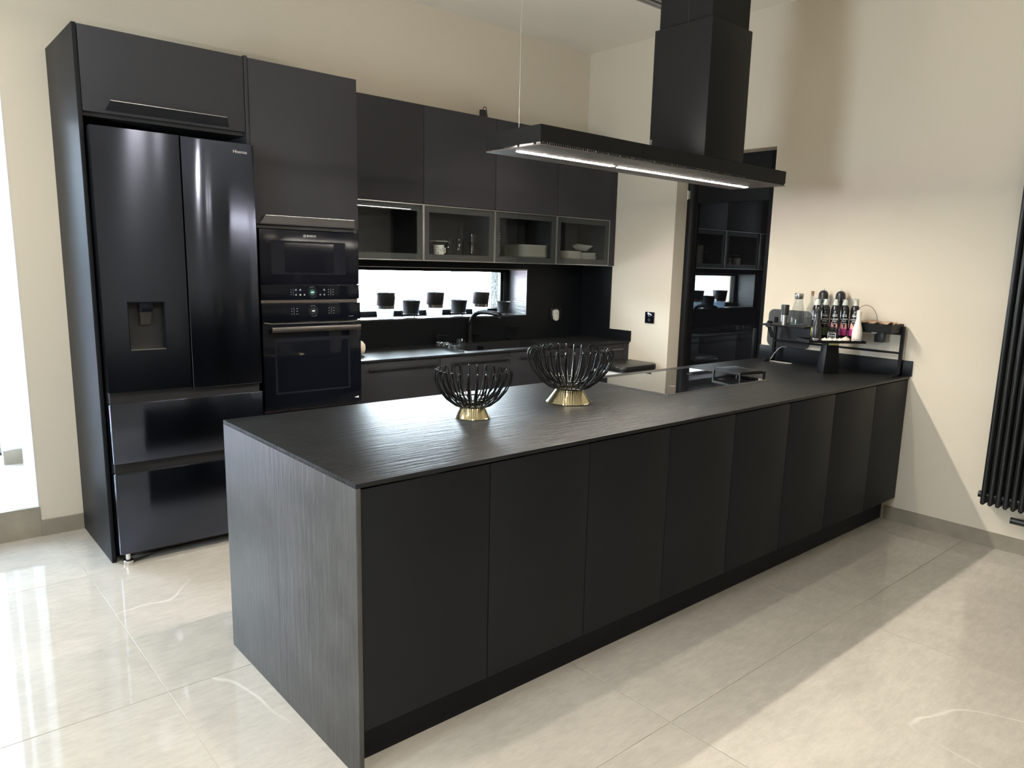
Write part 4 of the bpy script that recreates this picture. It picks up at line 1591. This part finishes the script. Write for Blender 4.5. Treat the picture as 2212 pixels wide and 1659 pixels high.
mp = [(3.785, -2.243, 'tall black pepper mill behind the spray cans, left of the pair'), (3.785, -2.357, 'tall black pepper mill behind the spray cans, right of the pair')]
root0 = None
for x, y, lab in mp:
    if root0 is None:
        root0 = thing('pepper_mill', lab, 'pepper mill', (x, y, SH), group='tall black pepper mills')
        B().lathe([(.028, 0), (.029, .01), (.024, .06), (.022, .10), (.024, .145), (.024, .148)], (x, y, SH), 22).build('body', M['mill_black'], root0, smooth=True)
        B().lathe([(.028, .149), (.030, .155), (.030, .195), (.027, .212), (.018, .224), (.006, .228)], (x, y, SH), 22).build('head', M['mill_black'], root0, smooth=True)
        B().lathe([(.005, .228), (.006, .236), (.004, .241)], (x, y, SH), 12).build('knob', M['steel'], root0, smooth=True)
    else:
        dup(root0, (x, y, SH), lab)

# ------------------------------------------------------------------ tray on its pedestal
ps = thing('pedestal_tray', 'black rectangular tray on a tapering black pedestal at the island end', 'tray', (3.347, -2.405, IZ), math.radians(-36))
b = B(local=True)
TW, TD = .355, .172
b.box(0, TW, 0, TD, .190, .194)
b.box(0, .004, 0, TD, .194, .206)
b.box(TW - .004, TW, 0, TD, .194, .206)
b.box(.004, TW - .004, 0, .004, .194, .206)
b.box(.004, TW - .004, TD - .004, TD, .194, .206)
b.build('tray', M['dark_metal'], ps)
b = B(local=True)
cx = .180
vs = []
for z, w0, w1, d0, d1 in ((.0005, cx - .052, cx + .052, .045, .135), (.190, cx - .036, cx + .034, .055, .125)):
    vs += [(w0, d0, z), (w1, d0, z), (w1, d1, z), (w0, d1, z)]
b.add(vs, [(0, 3, 2, 1), (4, 5, 6, 7), (0, 1, 5, 4), (1, 2, 6, 5), (2, 3, 7, 6), (3, 0, 4, 7)])
b.build('pedestal', M['dark_metal'], ps, bevel=.002)
b = B(local=True)
b.box(cx - .030, cx + .032, .047, .0545, .174, .187)
b.build('tag', M['tag'], ps)


def on_tray(s_, t_):
    a = math.radians(-36)
    return (3.347 + s_ * math.cos(a) - t_ * math.sin(a), -2.405 + s_ * math.sin(a) + t_ * math.cos(a), IZ + .194)


def toward_cam(p):
    return math.atan2(-4.565 - p[1], -.768 - p[0])


# spray cans
def spray_can(label, s_, t_, band, petals):
    p = on_tray(s_, t_)
    a = toward_cam(p)
    o = thing('spray_can', label, 'spray can', p, a, group='cooking spray cans')
    R = .0265
    o.scale = (1, 1, 1.115)
    b = B(local=True)
    b.lathe([(R - .002, 0), (R, .003), (R, .168), (R - .003, .180), (R - .008, .190), (R - .010, .193)], (0, 0, 0), 26)
    b.build('can_body', M['can'], o, smooth=True)
    b = B(local=True)
    b.lathe([(.019, .193), (.019, .228), (.0175, .230), (.0175, .229), (.0178, .193)], (0, 0, 0), 22, capb=False, capt=False)
    b.build('cap', M['glass'], o, smooth=True)
    b = B(local=True)
    b.lathe([(.014, .193), (.015, .200), (.012, .210), (.008, .224)], (0, 0, 0), 16)
    b.build('nozzle', M['white'], o, smooth=True)
    b = B(local=True)
    wrap_patch(b, R + .0003, .134, .1375, -.55, .55)
    wrap_text(b, 'PREMIUM', .0062, R + .0002, .1435, 0)
    wrap_text(b, 'OLIVENÖL', .0105, R + .0002, .118, 0)
    wrap_text(b, 'SPRAY', .0095, R + .0002, .107, 0)
    wrap_text(b, 'aromatisch', .0075, R + .0002, .095, 0)
    wrap_text(b, '100 ml', .006, R + .0002, .012, 0)
    b.build('label_print', M['lwhite'], o)
    b = B(local=True)
    wrap_patch(b, R + .0003, .152, .163, -.10, .10, 4)
    b.build('emblem', M['print'], o)
    b = B(local=True)
    if band:
        wrap_patch(b, R + .0002, .030, .072, -1.0, 1.0, 12)
        b.build('label_band', M[band], o)
    if petals:
        b = B(local=True)
        for da, z, hh in ((-.55, .062, .03), (-.25, .058, .022), (.5, .06, .026)):
            vs, fs = [], []
            n = 12
            for i in range(n):
                q = 2 * PI * i / n
                aa = da + .24 * math.cos(q)
                vs.append(((R + .0012) * math.cos(aa), (R + .0012) * math.sin(aa), z + hh * math.sin(q) * (.6 + .4 * math.sin(q)) + .012))
            b.add(vs, [tuple(range(n))])
        b.build('label_flower', M['pink'], o)
    return o


spray_can('black spray can with yellow band, leftmost on the tray', .083, .105, 'yellow', False)
spray_can('black spray can with dark green olive picture', .153, .138, 'olive', False)
spray_can('black spray can behind the square black jar, pink flowers low on its label', .210, .125, None, True)
spray_can('black spray can with magenta band, between two other pink-labelled cans', .278, .140, 'magenta', True)
spray_can('black spray can with magenta band, rightmost behind the white bottle-shaped mill', .324, .103, 'magenta', True)


# bottle shaped mills
def bottle_mill(label, s_, t_, m, mprint, h):
    p = on_tray(s_, t_)
    o = thing('bottle_mill', label, 'mill', p, toward_cam(p), group='bottle shaped mills')
    b = B(local=True)
    b.lathe([(.027, 0), (.029, .004), (.029, .065), (.026, .085), (.017, .115), (.0125, .145), (.0120, .160)], (0, 0, 0), 26)
    b.build('body', m, o, smooth=True)
    b = B(local=True)
    b.lathe([(.0135, .161), (.0145, .166), (.0125, .171), (.0150, .178), (.0140, .187), (.008, .193), (.003, .194)], (0, 0, 0), 20)
    b.build('head', m, o, smooth=True)
    b = B(local=True)
    b.lathe([(.003, .194), (.0042, .199), (.002, .204)], (0, 0, 0), 10)
    b.build('knob', M['steel'], o, smooth=True)
    b = B(local=True)
    wrap_text(b, 'Manufaktur', .0085, .0293, .020, 0)
    wrap_patch(b, .0293, .009, .0125, -.5, .5)
    b.build('label_print', mprint, o)
    b = B(local=True)
    b.tube([((.0287) * math.cos(.2 * math.cos(q)), (.0287) * math.sin(.2 * math.cos(q)), .072 + .006 * math.sin(q)) for q in [2 * PI * i / 14 for i in range(14)]], .0005, 4, closed=True)
    b.build('emblem', M['print'], o)
    return o


bottle_mill('matt black bottle-shaped mill at the left front of the tray', .059, .040, M['mill_black'], M['lwhite'], .19)
bottle_mill('white bottle-shaped mill at the right front of the tray', .316, .042, M['mill_white'], M['black_plastic'], .21)

# square black jar
p = on_tray(.172, .068)
jr = thing('square_jar', 'square black jar with framed label and round lid in the middle of the tray', 'jar', p, toward_cam(p) + PI / 2)
b = B(local=True)
b.box(-.0285, .0285, -.0285, .0285, 0, .066)
b.build('jar_body', M['can'], jr, bevel=.006)
b = B(local=True)
b.lathe([(.021, .067), (.022, .069), (.022, .086), (.020, .088)], (0, 0, 0), 22)
b.build('lid', M['mill_black'], jr, smooth=True)
b = B(local=True)
for x0, x1, z0, z1 in ((-.022, .022, .052, .054), (-.022, .022, .018, .020), (-.022, -.020, .020, .052), (.020, .022, .020, .052)):
    b.box(x0, x1, -.0291, -.0286, z0, z1)
vs, fs = text_mesh('MEERSALZ', .0072)
b.add([(v.x, -.0287 - v.z, .039 + v.y) for v in vs], fs)
vs, fs = text_mesh('mit Kräutern', .0052)
b.add([(v.x, -.0287 - v.z, .030 + v.y) for v in vs], fs)
b.build('label_print', M['lwhite'], jr)


def garlic(label, s_, t_, r, m, rz=0.0):
    p = on_tray(s_, t_)
    o = thing('garlic_bulb', label, 'garlic', p, rz, group='garlic bulbs on the tray')
    b = B(local=True)
    b.sphere((0, 0, r * .66), r, 28, 12, .66, lambda a, th: 1 + .09 * abs(math.sin(4 * a)) * math.sin(th))
    b.build('bulb', m, o, smooth=True)
    b = B(local=True)
    b.lathe([(r * .30, r * 1.18), (r * .16, r * 1.36), (r * .13, r * 1.52), (r * .05, r * 1.56)], (0, 0, 0), 10)
    b.build('stem', m, o, smooth=True)


garlic('white garlic bulb at the tray front, next to the black bottle-shaped mill', .107, .025, .0185, M['garlic'])
garlic('white garlic bulb, second from the black bottle-shaped mill', .139, .024, .0190, M['garlic'], .4)
garlic('white garlic bulb, third from the black bottle-shaped mill', .171, .024, .0185, M['garlic'], .9)
garlic('white garlic bulb touching the pinkish one', .201, .025, .0175, M['garlic'], 1.3)
garlic('pinkish garlic bulb beside the white bottle-shaped mill', .240, .029, .0235, M['garlic_pink'], .2)

# ------------------------------------------------------------------ column radiator on the right wall
ra = thing('radiator', 'tall black column radiator hanging on the beige wall at the right edge', 'radiator', (3.79, -3.5, .2))
c0 = None
for k in range(12):
    for xx in (3.755, 3.800):
        if c0 is None:
            b = B()
            b.lathe([(.006, .262), (.0125, .270), (.0125, 2.20), (.006, 2.208)], (3.755, -3.300, 0), 12)
            c0 = b.build('column', M['radiator'], ra, smooth=True)
            base = c0.location.copy()
            continue
        o = c0.copy()
        COL.objects.link(o)
        o.location = base + Vector((xx - 3.755, -.0372 * k, 0))
for zz in (.315, 2.155):
    B().tube([(3.778, -3.283, zz), (3.778, -3.73, zz)], .016, 12).build('header_pipe', M['radiator'], ra, smooth=True)
B().tube([(3.778, -3.270, .315), (3.778, -3.284, .315)], .019, 14).build('end_plug', M['radiator'], ra, smooth=True)
b = B()
b.tube([(3.778, -3.44, .205), (3.778, -3.52, .205)], .018, 14)
b.tube([(3.778, -3.52, .205), (3.778, -3.60, .205)], .013, 12)
b.tube([(3.778, -3.56, .20), (3.778, -3.56, .300)], .010, 10)
b.build('valve', M['radiator'], ra, smooth=True)
for yy in (-3.32, -3.68):
    b = B()
    b.box(3.812, XR - .001, yy - .012, yy + .012, 2.0, 2.03)
    b.build('wall_bracket', M['radiator'], ra)
b = B()
for k in range(12):
    b.tube([(3.755, -3.300 - .0372 * k, .92), (3.800, -3.300 - .0372 * k, .92)], .004, 6)
b.build('weld_pin', M['steel'], ra, kind='stuff')
